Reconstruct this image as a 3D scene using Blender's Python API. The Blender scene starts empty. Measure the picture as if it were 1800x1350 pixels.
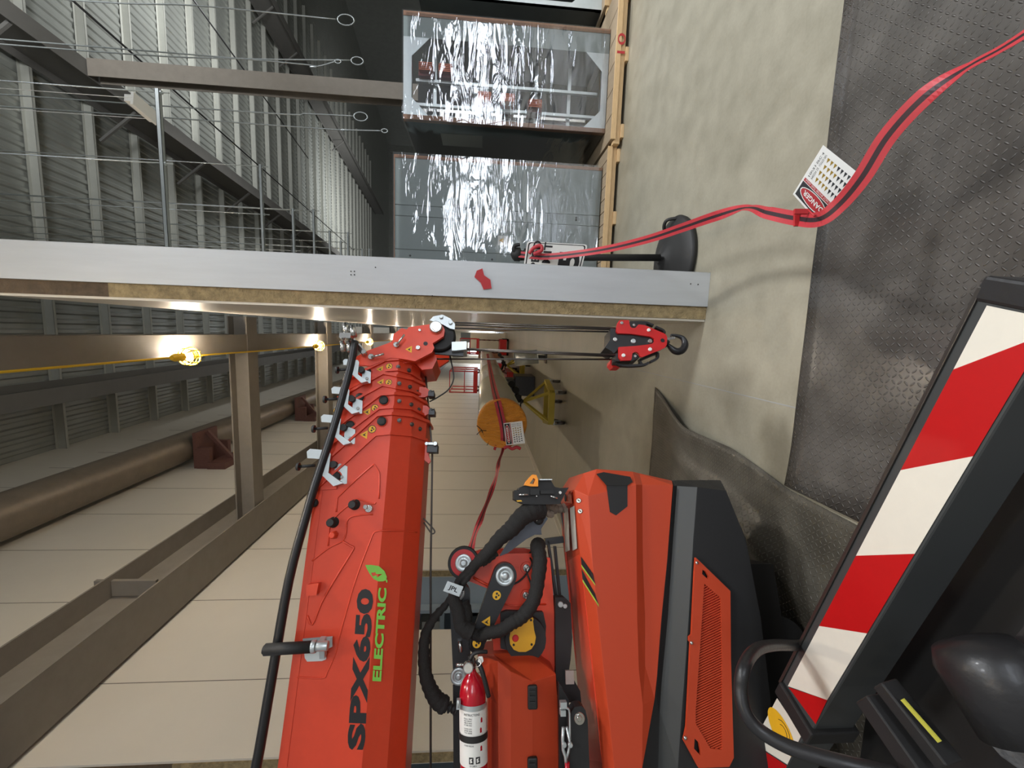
import bpy, math, random
from mathutils import Vector, Matrix, noise
from mathutils.geometry import tessellate_polygon
random.seed(7)
scn = bpy.context.scene
COL = scn.collection
V = Vector
# ------------------------------------------------------------ camera
FP, YAW, PITCH, ROLL, CH = 724., .1215, .0765, .0248, 1.5
cy, sy, cp, sp, cr, sr = (math.cos(YAW), math.sin(YAW), math.cos(PITCH), math.sin(PITCH), math.cos(ROLL), math.sin(ROLL))
FW = V((-sy*cp, cy*cp, -sp)); R0 = V((cy, sy, 0)); U0 = R0.cross(FW)
RT = cr*R0 + sr*U0; UP = -sr*R0 + cr*U0
CAM = V((0, 0, CH))
cam = bpy.data.cameras.new('camera'); co = bpy.data.objects.new('camera', cam); COL.objects.link(co)
cam.sensor_fit = 'HORIZONTAL'; cam.sensor_width = 36; cam.lens = 36*FP/1800; cam.clip_start = .03; cam.clip_end = 300
X_, Y_, Z_ = -UP, RT, -FW                      # the photo was taken with the phone held on its side
co.matrix_world = Matrix(((X_.x, Y_.x, Z_.x, 0), (X_.y, Y_.y, Z_.y, 0), (X_.z, Y_.z, Z_.z, CH), (0, 0, 0, 1)))
scn.camera = co
# ------------------------------------------------------------ world, lamps, exposure
w = bpy.data.worlds.new('world'); scn.world = w; w.use_nodes = True
w.node_tree.nodes['Background'].inputs[0].default_value = (.93, .97, 1, 1)
w.node_tree.nodes['Background'].inputs[1].default_value = .28
def area(name, loc, size, power, col, aim, sy_=None):
    l = bpy.data.lights.new(name, 'AREA'); l.energy = power; l.color = col; l.size = size
    if sy_: l.shape = 'RECTANGLE'; l.size_y = sy_
    o = bpy.data.objects.new(name, l); COL.objects.link(o); o.location = loc
    o.rotation_euler = (V(aim)-V(loc)).to_track_quat('-Z', 'Y').to_euler(); return o
for p_, e_ in (((6.0, 1.5, 9.6), 420), ((9.5, 7.5, 10.4), 420), ((2.6, -2.5, 8.6), 170)):
    area('high_bay_lamp', p_, 1.2, e_, (.94, .97, 1), (p_[0], p_[1], 0)).data.spread = math.radians(105)
area('added_deck_uplight', (5.2, 3.6, 7.6), 1.5, 230, (.95, .98, 1), (8.5, 10, 12)).data.spread = math.radians(105)  # unseen up-facing lamps, here and below, added to brighten the roof deck
area('added_deck_uplight', (12, 14, 6.5), 2.5, 520, (.95, .98, 1), (10, 19, 13)).data.spread = math.radians(130)
area('added_deck_uplight', (10, 36, 7), 3, 900, (.95, .98, 1), (10, 40, 14)).data.spread = math.radians(140)
WARM = (1, .83, .58)
scn.view_settings.view_transform = 'Standard'; scn.view_settings.look = 'None'
scn.view_settings.gamma = 1; scn.view_settings.use_curve_mapping = False
scn.view_settings.exposure = .22

# ------------------------------------------------------------ projection helpers (points on real planes seen by the camera)
def ray(x, y): return FW + RT*((675-y)/FP) + UP*((900-x)/FP)
def P(x, y, d): return CAM + ray(x, y)*d
def onz(x, y, z=0.): v = ray(x, y); return CAM + v*((z-CH)/v.z)
def onx(x, y, X): v = ray(x, y); return CAM + v*(X/v.x)
def ony(x, y, Y): v = ray(x, y); return CAM + v*(Y/v.y)
class PL:                                     # a vertical working plane: o = origin, n = normal to the viewer, d = along
    def __init__(s, o, n):
        s.o = V(o); s.n = V(n).normalized(); s.u = V((0, 0, 1)); s.u = (s.u - s.n*s.u.dot(s.n)).normalized(); s.d = s.u.cross(s.n)
    def __call__(s, x, y, off=0.):
        v = ray(x, y); return CAM + v*((s.o + s.n*off - CAM).dot(s.n)/v.dot(s.n))
    def loc(s, p): q = p - s.o; return q.dot(s.d), q.dot(s.u), q.dot(s.n)
    def at(s, a, b, c=0.): return s.o + s.d*a + s.u*b + s.n*c
    def px2(s, x, y, off=0.): a, b, c = s.loc(s(x, y, off)); return a, b
# ------------------------------------------------------------ materials
def lin(c): return tuple((v/255/12.92 if v <= 10 else ((v/255+.055)/1.055)**2.4) for v in c)
def mat(name, col, rough=.5, metal=0., var=0., vs=6., bump=0., bs=40., spec=.5, stretch=None, emit=0., coat=0., alpha=1.):
    m = bpy.data.materials.new(name); m.use_nodes = True; nt = m.node_tree; N = nt.nodes; L = nt.links
    b = N['Principled BSDF']; c = lin(col)
    b.inputs['Base Color'].default_value = (*c, 1); b.inputs['Roughness'].default_value = rough; b.inputs['Metallic'].default_value = metal
    b.inputs['Specular IOR Level'].default_value = spec; b.inputs['Coat Weight'].default_value = coat; b.inputs['Coat Roughness'].default_value = .08
    if emit: b.inputs['Emission Color'].default_value = (*c, 1); b.inputs['Emission Strength'].default_value = emit
    if var or bump:
        tc = N.new('ShaderNodeTexCoord'); mp = N.new('ShaderNodeMapping'); L.new(tc.outputs['Object'], mp.inputs[0])
        if stretch: mp.inputs['Scale'].default_value = stretch
    if var:
        n = N.new('ShaderNodeTexNoise'); n.inputs['Scale'].default_value = vs; n.inputs['Detail'].default_value = 6; n.inputs['Roughness'].default_value = .65
        L.new(mp.outputs[0], n.inputs[0]); r = N.new('ShaderNodeMapRange'); r.inputs[1].default_value = .3; r.inputs[2].default_value = .7
        r.inputs[3].default_value = 1-var; r.inputs[4].default_value = 1+var; L.new(n.outputs[0], r.inputs[0])
        x = N.new('ShaderNodeVectorMath'); x.operation = 'SCALE'; x.inputs[0].default_value = c; L.new(r.outputs[0], x.inputs['Scale']); L.new(x.outputs[0], b.inputs['Base Color'])
    if bump:
        n = N.new('ShaderNodeTexNoise'); n.inputs['Scale'].default_value = bs; n.inputs['Detail'].default_value = 4
        L.new(mp.outputs[0], n.inputs[0]); bu = N.new('ShaderNodeBump'); bu.inputs['Strength'].default_value = bump; bu.inputs['Distance'].default_value = .01
        L.new(n.outputs[0], bu.inputs['Height']); L.new(bu.outputs[0], b.inputs['Normal'])
    return m
M = {}
M['orange'] = mat('orange_paint', (216, 66, 36), .38, var=.03, vs=30, coat=.12, bump=.03, bs=400)
M['orange2'] = mat('orange_textured_cover', (188, 64, 31), .5, bump=.08, bs=900)
M['red'] = mat('red_paint', (196, 34, 34), .35, var=.06, vs=30)
M['extred'] = mat('extinguisher_red', (178, 14, 34), .22, coat=.4)
M['black'] = mat('black_paint', (30, 29, 30), .38)
M['blackm'] = mat('black_textured_plastic', (30, 29, 29), .6, bump=.1, bs=800)
M['greyp'] = mat('charcoal_panel', (44, 46, 45), .55, bump=.05, bs=800)
M['dgrey'] = mat('anthracite_paint', (62, 64, 64), .35)
M['rubber'] = mat('rubber', (28, 27, 26), .6, var=.1)
M['fabric'] = mat('black_woven_sleeve', (33, 31, 29), .75, var=.12, vs=60, bump=.5, bs=350)
M['galv'] = mat('galvanised_steel', (196, 202, 202), .38, .7, var=.05, vs=14)
M['galvwall'] = mat('galvanised_channel', (190, 193, 195), .42, .25, var=.05, vs=3, bump=.02, bs=60, stretch=(6, 6, .6))
M['chrome'] = mat('polished_steel', (205, 203, 198), .22, .95)
M['steel'] = mat('dark_steel', (92, 88, 84), .35, .8)
M['white'] = mat('white_print', (232, 230, 224), .5)
M['stripewhite'] = mat('reflective_white', (222, 216, 202), .4, var=.02, vs=20)
M['stripered'] = mat('reflective_red', (180, 14, 18), .4, var=.03, vs=20)
M['ink'] = mat('black_print', (26, 24, 26), .5)
M['leaf'] = mat('green_print', (112, 178, 60), .5)
M['yellow'] = mat('yellow_sticker', (232, 176, 34), .5)
M['motor'] = mat('yellow_motor_paint', (214, 160, 30), .4, var=.03)
M['limestripe'] = mat('lime_line', (150, 190, 60), .5)
M['redprint'] = mat('red_print', (176, 38, 42), .5)
M['wool'] = mat('mineral_wool', (150, 132, 97), .95, var=.38, vs=22, bump=1., bs=90)
M['wooldark'] = mat('dark_foam_strip', (88, 74, 58), .95, var=.3, vs=16, bump=.8, bs=60)
M['panel'] = mat('cream_metal_panel', (216, 209, 196), .5, var=.02, vs=2)
M['panelg'] = mat('cream_metal_panel_glossy', (216, 209, 196), .3, .25, var=.03, vs=2, bump=.06, bs=12)
M['drywall'] = mat('grey_board', (150, 150, 148), .8)
M['beam'] = mat('grey_primed_steel', (134, 126, 116), .6, var=.08, vs=5)
M['girder'] = mat('dark_grey_primer', (104, 102, 98), .6, var=.05, vs=4)
M['purlin'] = mat('galvanised_purlin', (168, 168, 160), .5, .2, var=.05, vs=4)
M['deck'] = mat('galvalume_roof_deck', (150, 152, 146), .42, .35, var=.08, vs=1.5)
M['pine'] = mat('pale_pine', (200, 168, 124), .7, var=.12, vs=12, stretch=(1, 8, 8))
M['plank'] = mat('weathered_plank', (150, 132, 108), .75, var=.15, vs=10, stretch=(8, 1, 8))
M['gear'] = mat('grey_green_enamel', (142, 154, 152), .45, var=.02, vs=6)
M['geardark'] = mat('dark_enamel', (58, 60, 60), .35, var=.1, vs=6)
M['card'] = mat('cardboard_edge', (148, 108, 82), .8, var=.12, vs=20)
M['copper'] = mat('copper_bar', (176, 92, 62), .35, .6)
M['maroon'] = mat('maroon_insulator', (104, 40, 40), .5)
M['bulb'] = mat('lit_bulb', (255, 241, 220), .5, emit=800)
M['cage'] = mat('yellow_plastic_cage', (236, 190, 30), .5, emit=0)
M['tape'] = mat('red_barricade_tape', (180, 50, 58), .5, var=.08, vs=20)
M['tapeblack'] = mat('tape_black_stripe', (44, 24, 30), .55)
M['orangewrap'] = mat('orange_plastic_wrap', (255, 168, 64), .28, var=.14, vs=7, bump=.9, bs=14, stretch=(9, 9, 1.2))
M['pipe'] = mat('aluminium_jacket', (210, 210, 202), .27, .85, bump=.04, bs=20)
M['duct'] = mat('dull_insulated_duct', (128, 116, 102), .45, .4, var=.1, vs=4, bump=.15, bs=30)
M['cartyellow'] = mat('yellow_cart_paint', (196, 176, 70), .5, var=.06)
M['brick'] = mat('red_oxide_bracket', (100, 66, 58), .6, var=.15, vs=20)
M['blue'] = mat('blue_grey_sheet', (152, 164, 172), .5)
M['orangestrap'] = mat('hi_vis_orange', (246, 150, 30), .5)
M['decalgrey'] = mat('printed_plate', (196, 190, 180), .3, var=.05, vs=60)
M['yellowedge'] = mat('faded_yellow_edge', (186, 180, 70), .5)
M['bluegrey'] = mat('blue_grey_lever', (70, 74, 84), .4, var=.1, vs=20)
M['gloss'] = mat('glossy_black_casting', (34, 33, 34), .42, coat=.05, bump=.1, bs=60)
M['glovegrey'] = mat('worn_grey_bellows', (132, 118, 104), .7, var=.15, vs=40, bump=.4, bs=60)

M['orangewrap'].node_tree.nodes['Bump'].inputs['Distance'].default_value = .05
def nodes(m): return m.node_tree.nodes, m.node_tree.links
def math_(N, L, op, a, b=None, c=None):
    n = N.new('ShaderNodeMath'); n.operation = op
    for i, v in enumerate((a, b, c)):
        if v is None: continue
        if isinstance(v, (int, float)): n.inputs[i].default_value = v
        else: L.new(v, n.inputs[i])
    return n.outputs[0]
# concrete: large clouds, stains, fine speckle, slightly polished
def concrete():
    m = bpy.data.materials.new('polished_concrete'); m.use_nodes = True; N, L = nodes(m); b = N['Principled BSDF']
    tc = N.new('ShaderNodeTexCoord')
    def ns(s, d=6, dist=0.):
        n = N.new('ShaderNodeTexNoise'); n.inputs['Scale'].default_value = s; n.inputs['Detail'].default_value = d; n.inputs['Distortion'].default_value = dist
        L.new(tc.outputs['Object'], n.inputs[0]); return n.outputs[0]
    a = ns(.55, 5, .8); b2 = ns(7, 8); c = ns(60, 3)
    s = math_(N, L, 'ADD', math_(N, L, 'MULTIPLY', a, .5), math_(N, L, 'ADD', math_(N, L, 'MULTIPLY', b2, .35), math_(N, L, 'MULTIPLY', c, .15)))
    r = N.new('ShaderNodeValToRGB'); L.new(s, r.inputs[0]); e = r.color_ramp.elements
    e[0].position = .34; e[0].color = (*lin((128, 123, 107)), 1); e[1].position = .66; e[1].color = (*lin((160, 154, 137)), 1)
    L.new(r.outputs[0], b.inputs['Base Color'])
    rr = N.new('ShaderNodeMapRange'); L.new(b2, rr.inputs[0]); rr.inputs[3].default_value = .3; rr.inputs[4].default_value = .5; L.new(rr.outputs[0], b.inputs['Roughness'])
    bu = N.new('ShaderNodeBump'); bu.inputs['Strength'].default_value = .08; bu.inputs['Distance'].default_value = .01; L.new(b2, bu.inputs['Height']); L.new(bu.outputs[0], b.inputs['Normal'])
    return m
M['concrete'] = concrete()
# diamond tread: a lattice of raised lozenges turned alternately
def tread(name, col, cell, rough, bstr=1., dot=False):
    m = bpy.data.materials.new(name); m.use_nodes = True; N, L = nodes(m); b = N['Principled BSDF']
    tc = N.new('ShaderNodeTexCoord'); sx = N.new('ShaderNodeSeparateXYZ'); L.new(tc.outputs['Object'], sx.inputs[0])
    u = math_(N, L, 'MULTIPLY', sx.outputs[0], 1/cell); v = math_(N, L, 'MULTIPLY', sx.outputs[1], 1/cell)
    par = math_(N, L, 'FLOORED_MODULO', math_(N, L, 'ADD', math_(N, L, 'FLOOR', u), math_(N, L, 'FLOOR', v)), 2.)
    pu = math_(N, L, 'SUBTRACT', math_(N, L, 'FRACT', u), .5); pv = math_(N, L, 'SUBTRACT', math_(N, L, 'FRACT', v), .5)
    A = math_(N, L, 'ADD', pu, pv); B = math_(N, L, 'SUBTRACT', pu, pv)
    ip = math_(N, L, 'SUBTRACT', 1., par)
    al = math_(N, L, 'ADD', math_(N, L, 'MULTIPLY', A, par), math_(N, L, 'MULTIPLY', B, ip))
    ac = math_(N, L, 'ADD', math_(N, L, 'MULTIPLY', B, par), math_(N, L, 'MULTIPLY', A, ip))
    q = math_(N, L, 'ADD', math_(N, L, 'POWER', math_(N, L, 'ABSOLUTE', math_(N, L, 'DIVIDE', al, .62)), 2.), math_(N, L, 'POWER', math_(N, L, 'ABSOLUTE', math_(N, L, 'DIVIDE', ac, .2)), 2.))
    h = math_(N, L, 'MAXIMUM', math_(N, L, 'SUBTRACT', 1., q), 0.); h = math_(N, L, 'SQRT', h)
    n = N.new('ShaderNodeTexNoise'); n.inputs['Scale'].default_value = 5; n.inputs['Detail'].default_value = 7; L.new(tc.outputs['Object'], n.inputs[0])
    r = N.new('ShaderNodeValToRGB'); L.new(n.outputs[0], r.inputs[0]); e = r.color_ramp.elements; c = lin(col)
    e[0].position = .35; e[0].color = (c[0]*.7, c[1]*.68, c[2]*.66, 1); e[1].position = .7; e[1].color = (c[0]*1.35, c[1]*1.33, c[2]*1.3, 1)
    mx = N.new('ShaderNodeMix'); mx.data_type = 'RGBA'; L.new(math_(N, L, 'MULTIPLY', h, .35), mx.inputs[0]); L.new(r.outputs[0], mx.inputs[6]); mx.inputs[7].default_value = (c[0]*2.4, c[1]*2.4, c[2]*2.4, 1)
    L.new(mx.outputs[2], b.inputs['Base Color'])
    b.inputs['Roughness'].default_value = rough; b.inputs['Specular IOR Level'].default_value = .6
    bu = N.new('ShaderNodeBump'); bu.inputs['Strength'].default_value = bstr; bu.inputs['Distance'].default_value = .006; L.new(h, bu.inputs['Height']); L.new(bu.outputs[0], b.inputs['Normal'])
    return m
M['tread'] = tread('black_diamond_tread', (80, 77, 74), .0225, .24)
M['tread2'] = tread('worn_diamond_tread', (80, 76, 68), .022, .36, .8)
# clear stretch film: mostly see-through, glossy, horizontally wrinkled
def film(name, streak, base=.06):
    m = bpy.data.materials.new(name); m.use_nodes = True; N, L = nodes(m); N.remove(N['Principled BSDF'])
    out = N['Material Output']; tc = N.new('ShaderNodeTexCoord'); mp = N.new('ShaderNodeMapping'); mp.inputs['Scale'].default_value = streak; L.new(tc.outputs['Object'], mp.inputs[0])
    n = N.new('ShaderNodeTexNoise'); n.inputs['Scale'].default_value = 2.2; n.inputs['Detail'].default_value = 3; n.inputs['Distortion'].default_value = 1.2; L.new(mp.outputs[0], n.inputs[0])
    bu = N.new('ShaderNodeBump'); bu.inputs['Strength'].default_value = .32; bu.inputs['Distance'].default_value = .03; L.new(n.outputs[0], bu.inputs['Height'])
    gl = N.new('ShaderNodeBsdfGlossy'); gl.inputs['Roughness'].default_value = .06; L.new(bu.outputs[0], gl.inputs['Normal'])
    tr = N.new('ShaderNodeBsdfTransparent'); tr.inputs[0].default_value = (.97, .97, .97, 1)
    fr = N.new('ShaderNodeFresnel'); fr.inputs[0].default_value = 1.6; L.new(bu.outputs[0], fr.inputs[1])
    f2 = math_(N, L, 'ADD', math_(N, L, 'MULTIPLY', fr.outputs[0], 1.15), base); f3 = math_(N, L, 'MINIMUM', f2, 1.)
    ms = N.new('ShaderNodeMixShader'); L.new(f3, ms.inputs[0]); L.new(tr.outputs[0], ms.inputs[1]); L.new(gl.outputs[0], ms.inputs[2]); L.new(ms.outputs[0], out.inputs[0]); return m
M['film'] = film('clear_stretch_film', (.7, .7, 3.2), .08)
M['daylight'] = mat('daylit_pane', (236, 244, 255), .5, emit=12)
M['filmhood'] = film('thin_cover_film', (1, 1, 1), .02)

# ------------------------------------------------------------ mesh builder
class MB:
    def __init__(s): s.v = []; s.f = []; s.mi = []; s.sm = []
    def add(s, vs, fs, mi=0, smooth=False):
        k = len(s.v); s.v += [V(p) for p in vs]
        for f in fs: s.f.append([k+i for i in f]); s.mi.append(mi); s.sm.append(smooth)
        return s
    def hexa(s, p, mi=0): return s.add(p, [(0, 3, 2, 1), (4, 5, 6, 7), (0, 1, 5, 4), (1, 2, 6, 5), (2, 3, 7, 6), (3, 0, 4, 7)], mi)
    def box(s, a, b, mi=0):
        (x0, y0, z0), (x1, y1, z1) = a, b
        return s.hexa([(x0, y0, z0), (x1, y0, z0), (x1, y1, z0), (x0, y1, z0), (x0, y0, z1), (x1, y0, z1), (x1, y1, z1), (x0, y1, z1)], mi)
    def obox(s, c, a, b, d, mi=0):           # centre and three half vectors
        c, a, b, d = V(c), V(a), V(b), V(d)
        return s.hexa([c-a-b-d, c+a-b-d, c+a+b-d, c-a+b-d, c-a-b+d, c+a-b+d, c+a+b+d, c-a+b+d], mi)
    def bar(s, p, q, wd, ht, up=(0, 0, 1), mi=0):
        p, q = V(p), V(q); d = (q-p).normalized(); sd = d.cross(V(up)).normalized(); u2 = sd.cross(d)
        return s.obox((p+q)/2, (q-p)/2, sd*wd/2, u2*ht/2, mi)
    def tube(s, pts, r, n=10, mi=0, cap=True, closed=False):
        pts = [V(p) for p in pts]; m = len(pts); rs = r if isinstance(r, (list, tuple)) else [r]*m
        ref = V((.31, .17, .93)); vs = []; fs = []; prev = None
        for i, p in enumerate(pts):
            if closed: t = (pts[(i+1) % m]-pts[i-1]).normalized()
            else: t = (pts[min(i+1, m-1)]-pts[max(i-1, 0)]).normalized()
            if prev is None: a = t.cross(ref).normalized()
            else: a = (prev - t*prev.dot(t)).normalized()
            prev = a; b = t.cross(a)
            for k in range(n): an = 2*math.pi*k/n; vs.append(p + (a*math.cos(an)+b*math.sin(an))*rs[i])
        for i in range(m if closed else m-1):
            for k in range(n): fs.append((i*n+k, i*n+(k+1) % n, ((i+1) % m)*n+(k+1) % n, ((i+1) % m)*n+k))
        if cap and not closed: fs.append(tuple(range(n-1, -1, -1))); fs.append(tuple((m-1)*n+k for k in range(n)))
        s.add(vs, fs, mi, True)
        if cap and not closed: s.sm[-1] = s.sm[-2] = False
        return s
    def lathe(s, p, ax, prof, n=24, mi=0):    # profile of (distance along axis, radius)
        p = V(p); ax = V(ax).normalized(); a = ax.cross(V((.2, .3, .93))).normalized(); b = ax.cross(a); vs = []; fs = []
        for (h, r) in prof:
            for k in range(n): an = 2*math.pi*k/n; vs.append(p+ax*h+(a*math.cos(an)+b*math.sin(an))*r)
        m = len(prof)
        for i in range(m-1):
            for k in range(n): fs.append((i*n+k, i*n+(k+1) % n, (i+1)*n+(k+1) % n, (i+1)*n+k))
        s.add(vs, fs, mi, True); s.add(vs[:n], [tuple(range(n-1, -1, -1))], mi); s.add(vs[-n:], [tuple(range(n))], mi); return s
    def disc(s, p, ax, r, t, n=24, mi=0): ch = min(t*.25, r*.15); return s.lathe(p, ax, [(0, r), (t-ch, r), (t, r-ch)], n, mi)
    def poly(s, loops, ext, mi=0):           # planar outline with holes, extruded by vector ext
        loops = [[V(p) for p in l] for l in loops]; ext = V(ext); flat = [p for l in loops for p in l]
        tris = tessellate_polygon(loops); n = len(flat)
        s.add(flat+[p+ext for p in flat], [t for t in tris]+[tuple(i+n for i in reversed(t)) for t in tris], mi)
        k = 0
        for l in loops:
            m = len(l); vs = l+[p+ext for p in l]; s.add(vs, [(i, (i+1) % m, m+(i+1) % m, m+i) for i in range(m)], mi)
        return s
    def flat(s, loops, mi=0):
        loops = [[V(p) for p in l] for l in loops]; return s.add([p for l in loops for p in l], list(tessellate_polygon(loops)), mi)
def build(name, mb, mats, parent=None, bevel=0., recalc=True):
    c = V((0, 0, 0))
    if mb.v:
        lo = V([min(p[i] for p in mb.v) for i in range(3)]); hi = V([max(p[i] for p in mb.v) for i in range(3)]); c = (lo+hi)/2
    me = bpy.data.meshes.new(name); me.from_pydata([p-c for p in mb.v], [], mb.f)
    if not isinstance(mats, (list, tuple)): mats = [mats]
    for m in mats: me.materials.append(M[m] if isinstance(m, str) else m)
    me.polygons.foreach_set('material_index', mb.mi); me.polygons.foreach_set('use_smooth', mb.sm)
    if recalc:
        import bmesh; bm = bmesh.new(); bm.from_mesh(me); bmesh.ops.recalc_face_normals(bm, faces=bm.faces); bm.to_mesh(me); bm.free()
    me.update(); o = bpy.data.objects.new(name, me); COL.objects.link(o); o.location = c
    if bevel:
        b = o.modifiers.new('bevel', 'BEVEL'); b.width = bevel; b.segments = 2; b.limit_method = 'ANGLE'; b.angle_limit = .6
    if parent: attach(o, parent)
    return o
WL = {}
def attach(o, parent):
    pw = WL.get(parent.name, V(parent.location)); cw = V(o.location); WL[o.name] = cw
    o.parent = parent; o.location = cw-pw; return o
def tag(o, label, cat, group=None):
    o['label'] = label; o['category'] = cat
    if group: o['group'] = group
    return o
def struct(o): o['kind'] = 'structure'; return o
def thing(name, loc, label, cat, group=None):
    o = bpy.data.objects.new(name, None); COL.objects.link(o); o.location = loc; o.empty_display_size = .1; WL[o.name] = V(loc)
    return tag(o, label, cat, group)
def copy_tree(o, parent=None):
    c = o.copy(); COL.objects.link(c)
    if parent: c.parent = parent
    for ch in list(o.children): copy_tree(ch, c)
    return c
_tc = {}
def text2d(s, size=1., bold=.0):             # outline of lettering as 2-D verts and faces, left-bottom at origin
    k = (s, bold)
    if k not in _tc:
        cu = bpy.data.curves.new('t', 'FONT'); cu.body = s; cu.size = 1; cu.offset = bold; cu.resolution_u = 3
        o = bpy.data.objects.new('t', cu); me = bpy.data.meshes.new_from_object(o)
        vs = [tuple(v.co[:2]) for v in me.vertices]; fs = [tuple(p.vertices) for p in me.polygons]
        bpy.data.objects.remove(o); bpy.data.meshes.remove(me); bpy.data.curves.remove(cu)
        mx = min(v[0] for v in vs); my = min(v[1] for v in vs); vs = [(a-mx, b-my) for a, b in vs]; _tc[k] = (vs, fs)
    vs, fs = _tc[k]; return vs, fs
def text_fit(mb, s, o, right, up, wd, ht, mi=0, bold=.0, shear=0., fn=None):   # lettering stretched to wd x ht
    vs, fs = text2d(s, 1, bold); W = max(v[0] for v in vs); H = max(v[1] for v in vs); o, right, up = V(o), V(right), V(up)
    pts = []
    for a, b in vs:
        a2 = a/W*wd + shear*b/H*ht; b2 = b/H*ht
        pts.append(fn(a2, b2) if fn else o+right*a2+up*b2)
    return mb.add(pts, fs, mi)
def circ(pl, x, y, rpx_, n=24, off=0.):
    c = pl(x, y, off); r = rpx_*(c-CAM).dot(FW)/FP
    return [c+pl.d*r*math.cos(2*math.pi*k/n)+pl.u*r*math.sin(2*math.pi*k/n) for k in range(n)]
def mpp(p): return (V(p)-CAM).dot(FW)/FP      # metres per pixel at a point
def smooth(pts, k=6):                         # Catmull-Rom through points
    pts = [V(p) for p in pts]; out = []
    for i in range(len(pts)-1):
        a, b, c, d = pts[max(i-1, 0)], pts[i], pts[i+1], pts[min(i+2, len(pts)-1)]
        for j in range(k):
            t = j/k; out.append(.5*((2*b)+(-a+c)*t+(2*a-5*b+4*c-d)*t*t+(-a+3*b-3*c+d)*t**3))
    return out+[pts[-1]]
def lerp_list(vals, m):
    n = len(vals)-1; out = []
    for i in range(m):
        t = i/(m-1)*n; k = min(int(t), n-1); out.append(vals[k]+(vals[k+1]-vals[k])*(t-k))
    return out
# ============================================================ THE SETTING
RS = .09                                       # roof slope along the hall
def zr(y, z0): return z0 + RS*y
fl = MB(); fl.box((-14, -8, -.1), (34, 80, 0)); struct(build('floor', fl, 'concrete'))
# saw-cut joints in the slab
j = MB(); j.box((-.307, -6, .0), (-.301, 50, .0012)); j.box((-3.4, 7.6, .0), (20, 7.606, .0012)); struct(build('trim_1', j, 'drywall'))
# corrugated roof deck
def deck(x0, x1, y0, y1, step):
    m = MB(); vs = []; fs = []; n = int((x1-x0)/step); prof = [(0, 0), (.3, 0), (.45, .035), (.85, .035)]
    xs = []
    for i in range(n):
        for a, b in prof: xs.append((x0+(i+a)*step, b))
    for x, b in xs: vs += [(x, y0, zr(y0, 11.52)+b), (x, y1, zr(y1, 11.52)+b)]
    for i in range(len(xs)-1): fs.append((2*i, 2*i+2, 2*i+3, 2*i+1))
    return m.add(vs, fs)
struct(build('ceiling', deck(-3.5, 34, -6, 80, .26), 'deck', recalc=False))
# left corridor wall: insulated panels, seams, end of the panel with mineral wool; doorway at Y 4.4-5.62
wl = MB()
for a, b, z0, z1 in ((3.0, 4.4, 0, 16), (4.4, 5.62, 2.9, 16), (5.62, 52, 0, 16)):
    wl.box((-3.42, a+(.012 if a == 3.0 else 0), z0), (-3.40, b, z1)); wl.box((-3.52, a+(.012 if a == 3.0 else 0), z0), (-3.50, b, z1))
struct(build('wall_left', wl, 'panel'))
c1 = MB(); c1.box((-3.5, 3.0, 0), (-3.42, 3.05, 3.82)); c1.box((-3.5, 5.60, 0), (-3.42, 5.66, 2.9)); struct(build('trim_2', c1, 'wool'))
c1 = MB(); c1.box((-3.5, 3.0, 3.82), (-3.42, 3.05, 12)); struct(build('trim_3', c1, 'wooldark'))
sm_ = MB()
y = 3.77
while y < 48: sm_.box((-3.3995, y-.003, 3.0 if 4.4 < y < 5.6 else .02), (-3.396, y+.003, 11.3)); y += 1.22
struct(build('trim_4', sm_, 'beam'))
bb = MB(); bb.box((-3.40, 5.7, 0), (-3.375, 50, .075)); bb.box((-3.375, 5.7, 0), (-3.35, 50, .02)); struct(build('baseboard_left', bb, 'panelg'))
# centre partition: glossy insulated panel to the corridor, wool end, galvanised channel end, board to the warehouse
HP = 4.45
m = MB(); m.box((.125, 2.712, 0), (.14, 50, HP)); struct(build('wall_middle', m, 'panelg'))
m = MB(); m.box((.14, 2.705, .0), (.225, 2.76, 3.75)); struct(build('trim_5', m, 'wool'))
m = MB(); m.box((.14, 2.705, 3.75), (.225, 2.76, HP)); struct(build('trim_6', m, 'wooldark'))
ch = MB(); ch.box((.222, 2.69, 0), (.447, 2.70, 5.6)); ch.box((.222, 2.69, 0), (.226, 2.80, 5.6)); ch.box((.443, 2.69, 0), (.447, 2.80, 5.6))
struct(build('trim_7', ch, 'galvwall', bevel=.002))
m = MB(); m.box((.23, 2.81, 0), (.44, 50, HP+.4)); struct(build('wall_right_of_corridor', m, 'drywall'))
bpy.data.objects['wall_right_of_corridor'].name = 'wall_board'
sc = MB()
for (x, y) in ((617, 477), (617, 483), (623, 477), (623, 483), (1214, 499), (1227, 500), (660, 470), (760, 520)):
    sc.disc(ony(x, y, 2.689), (0, -1, 0), .004, .003, 8)
struct(build('trim_8', sc, 'ink'))
# end walls
m = MB(); m.box((-2.4, 45.93, .05), (-.05, 45.95, 2.8)); o = build('window_1', m, 'daylight'); struct(o)
m = MB()
for x in (-2.4, -1.6, -.85, -.05): m.box((x-.04, 45.88, 0), (x+.04, 45.93, 2.85))
for z in (.05, 1.0, 1.9, 2.8): m.box((-2.4, 45.88, z-.04), (-.05, 45.93, z+.04))
struct(build('trim_9', m, 'ink'))
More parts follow.
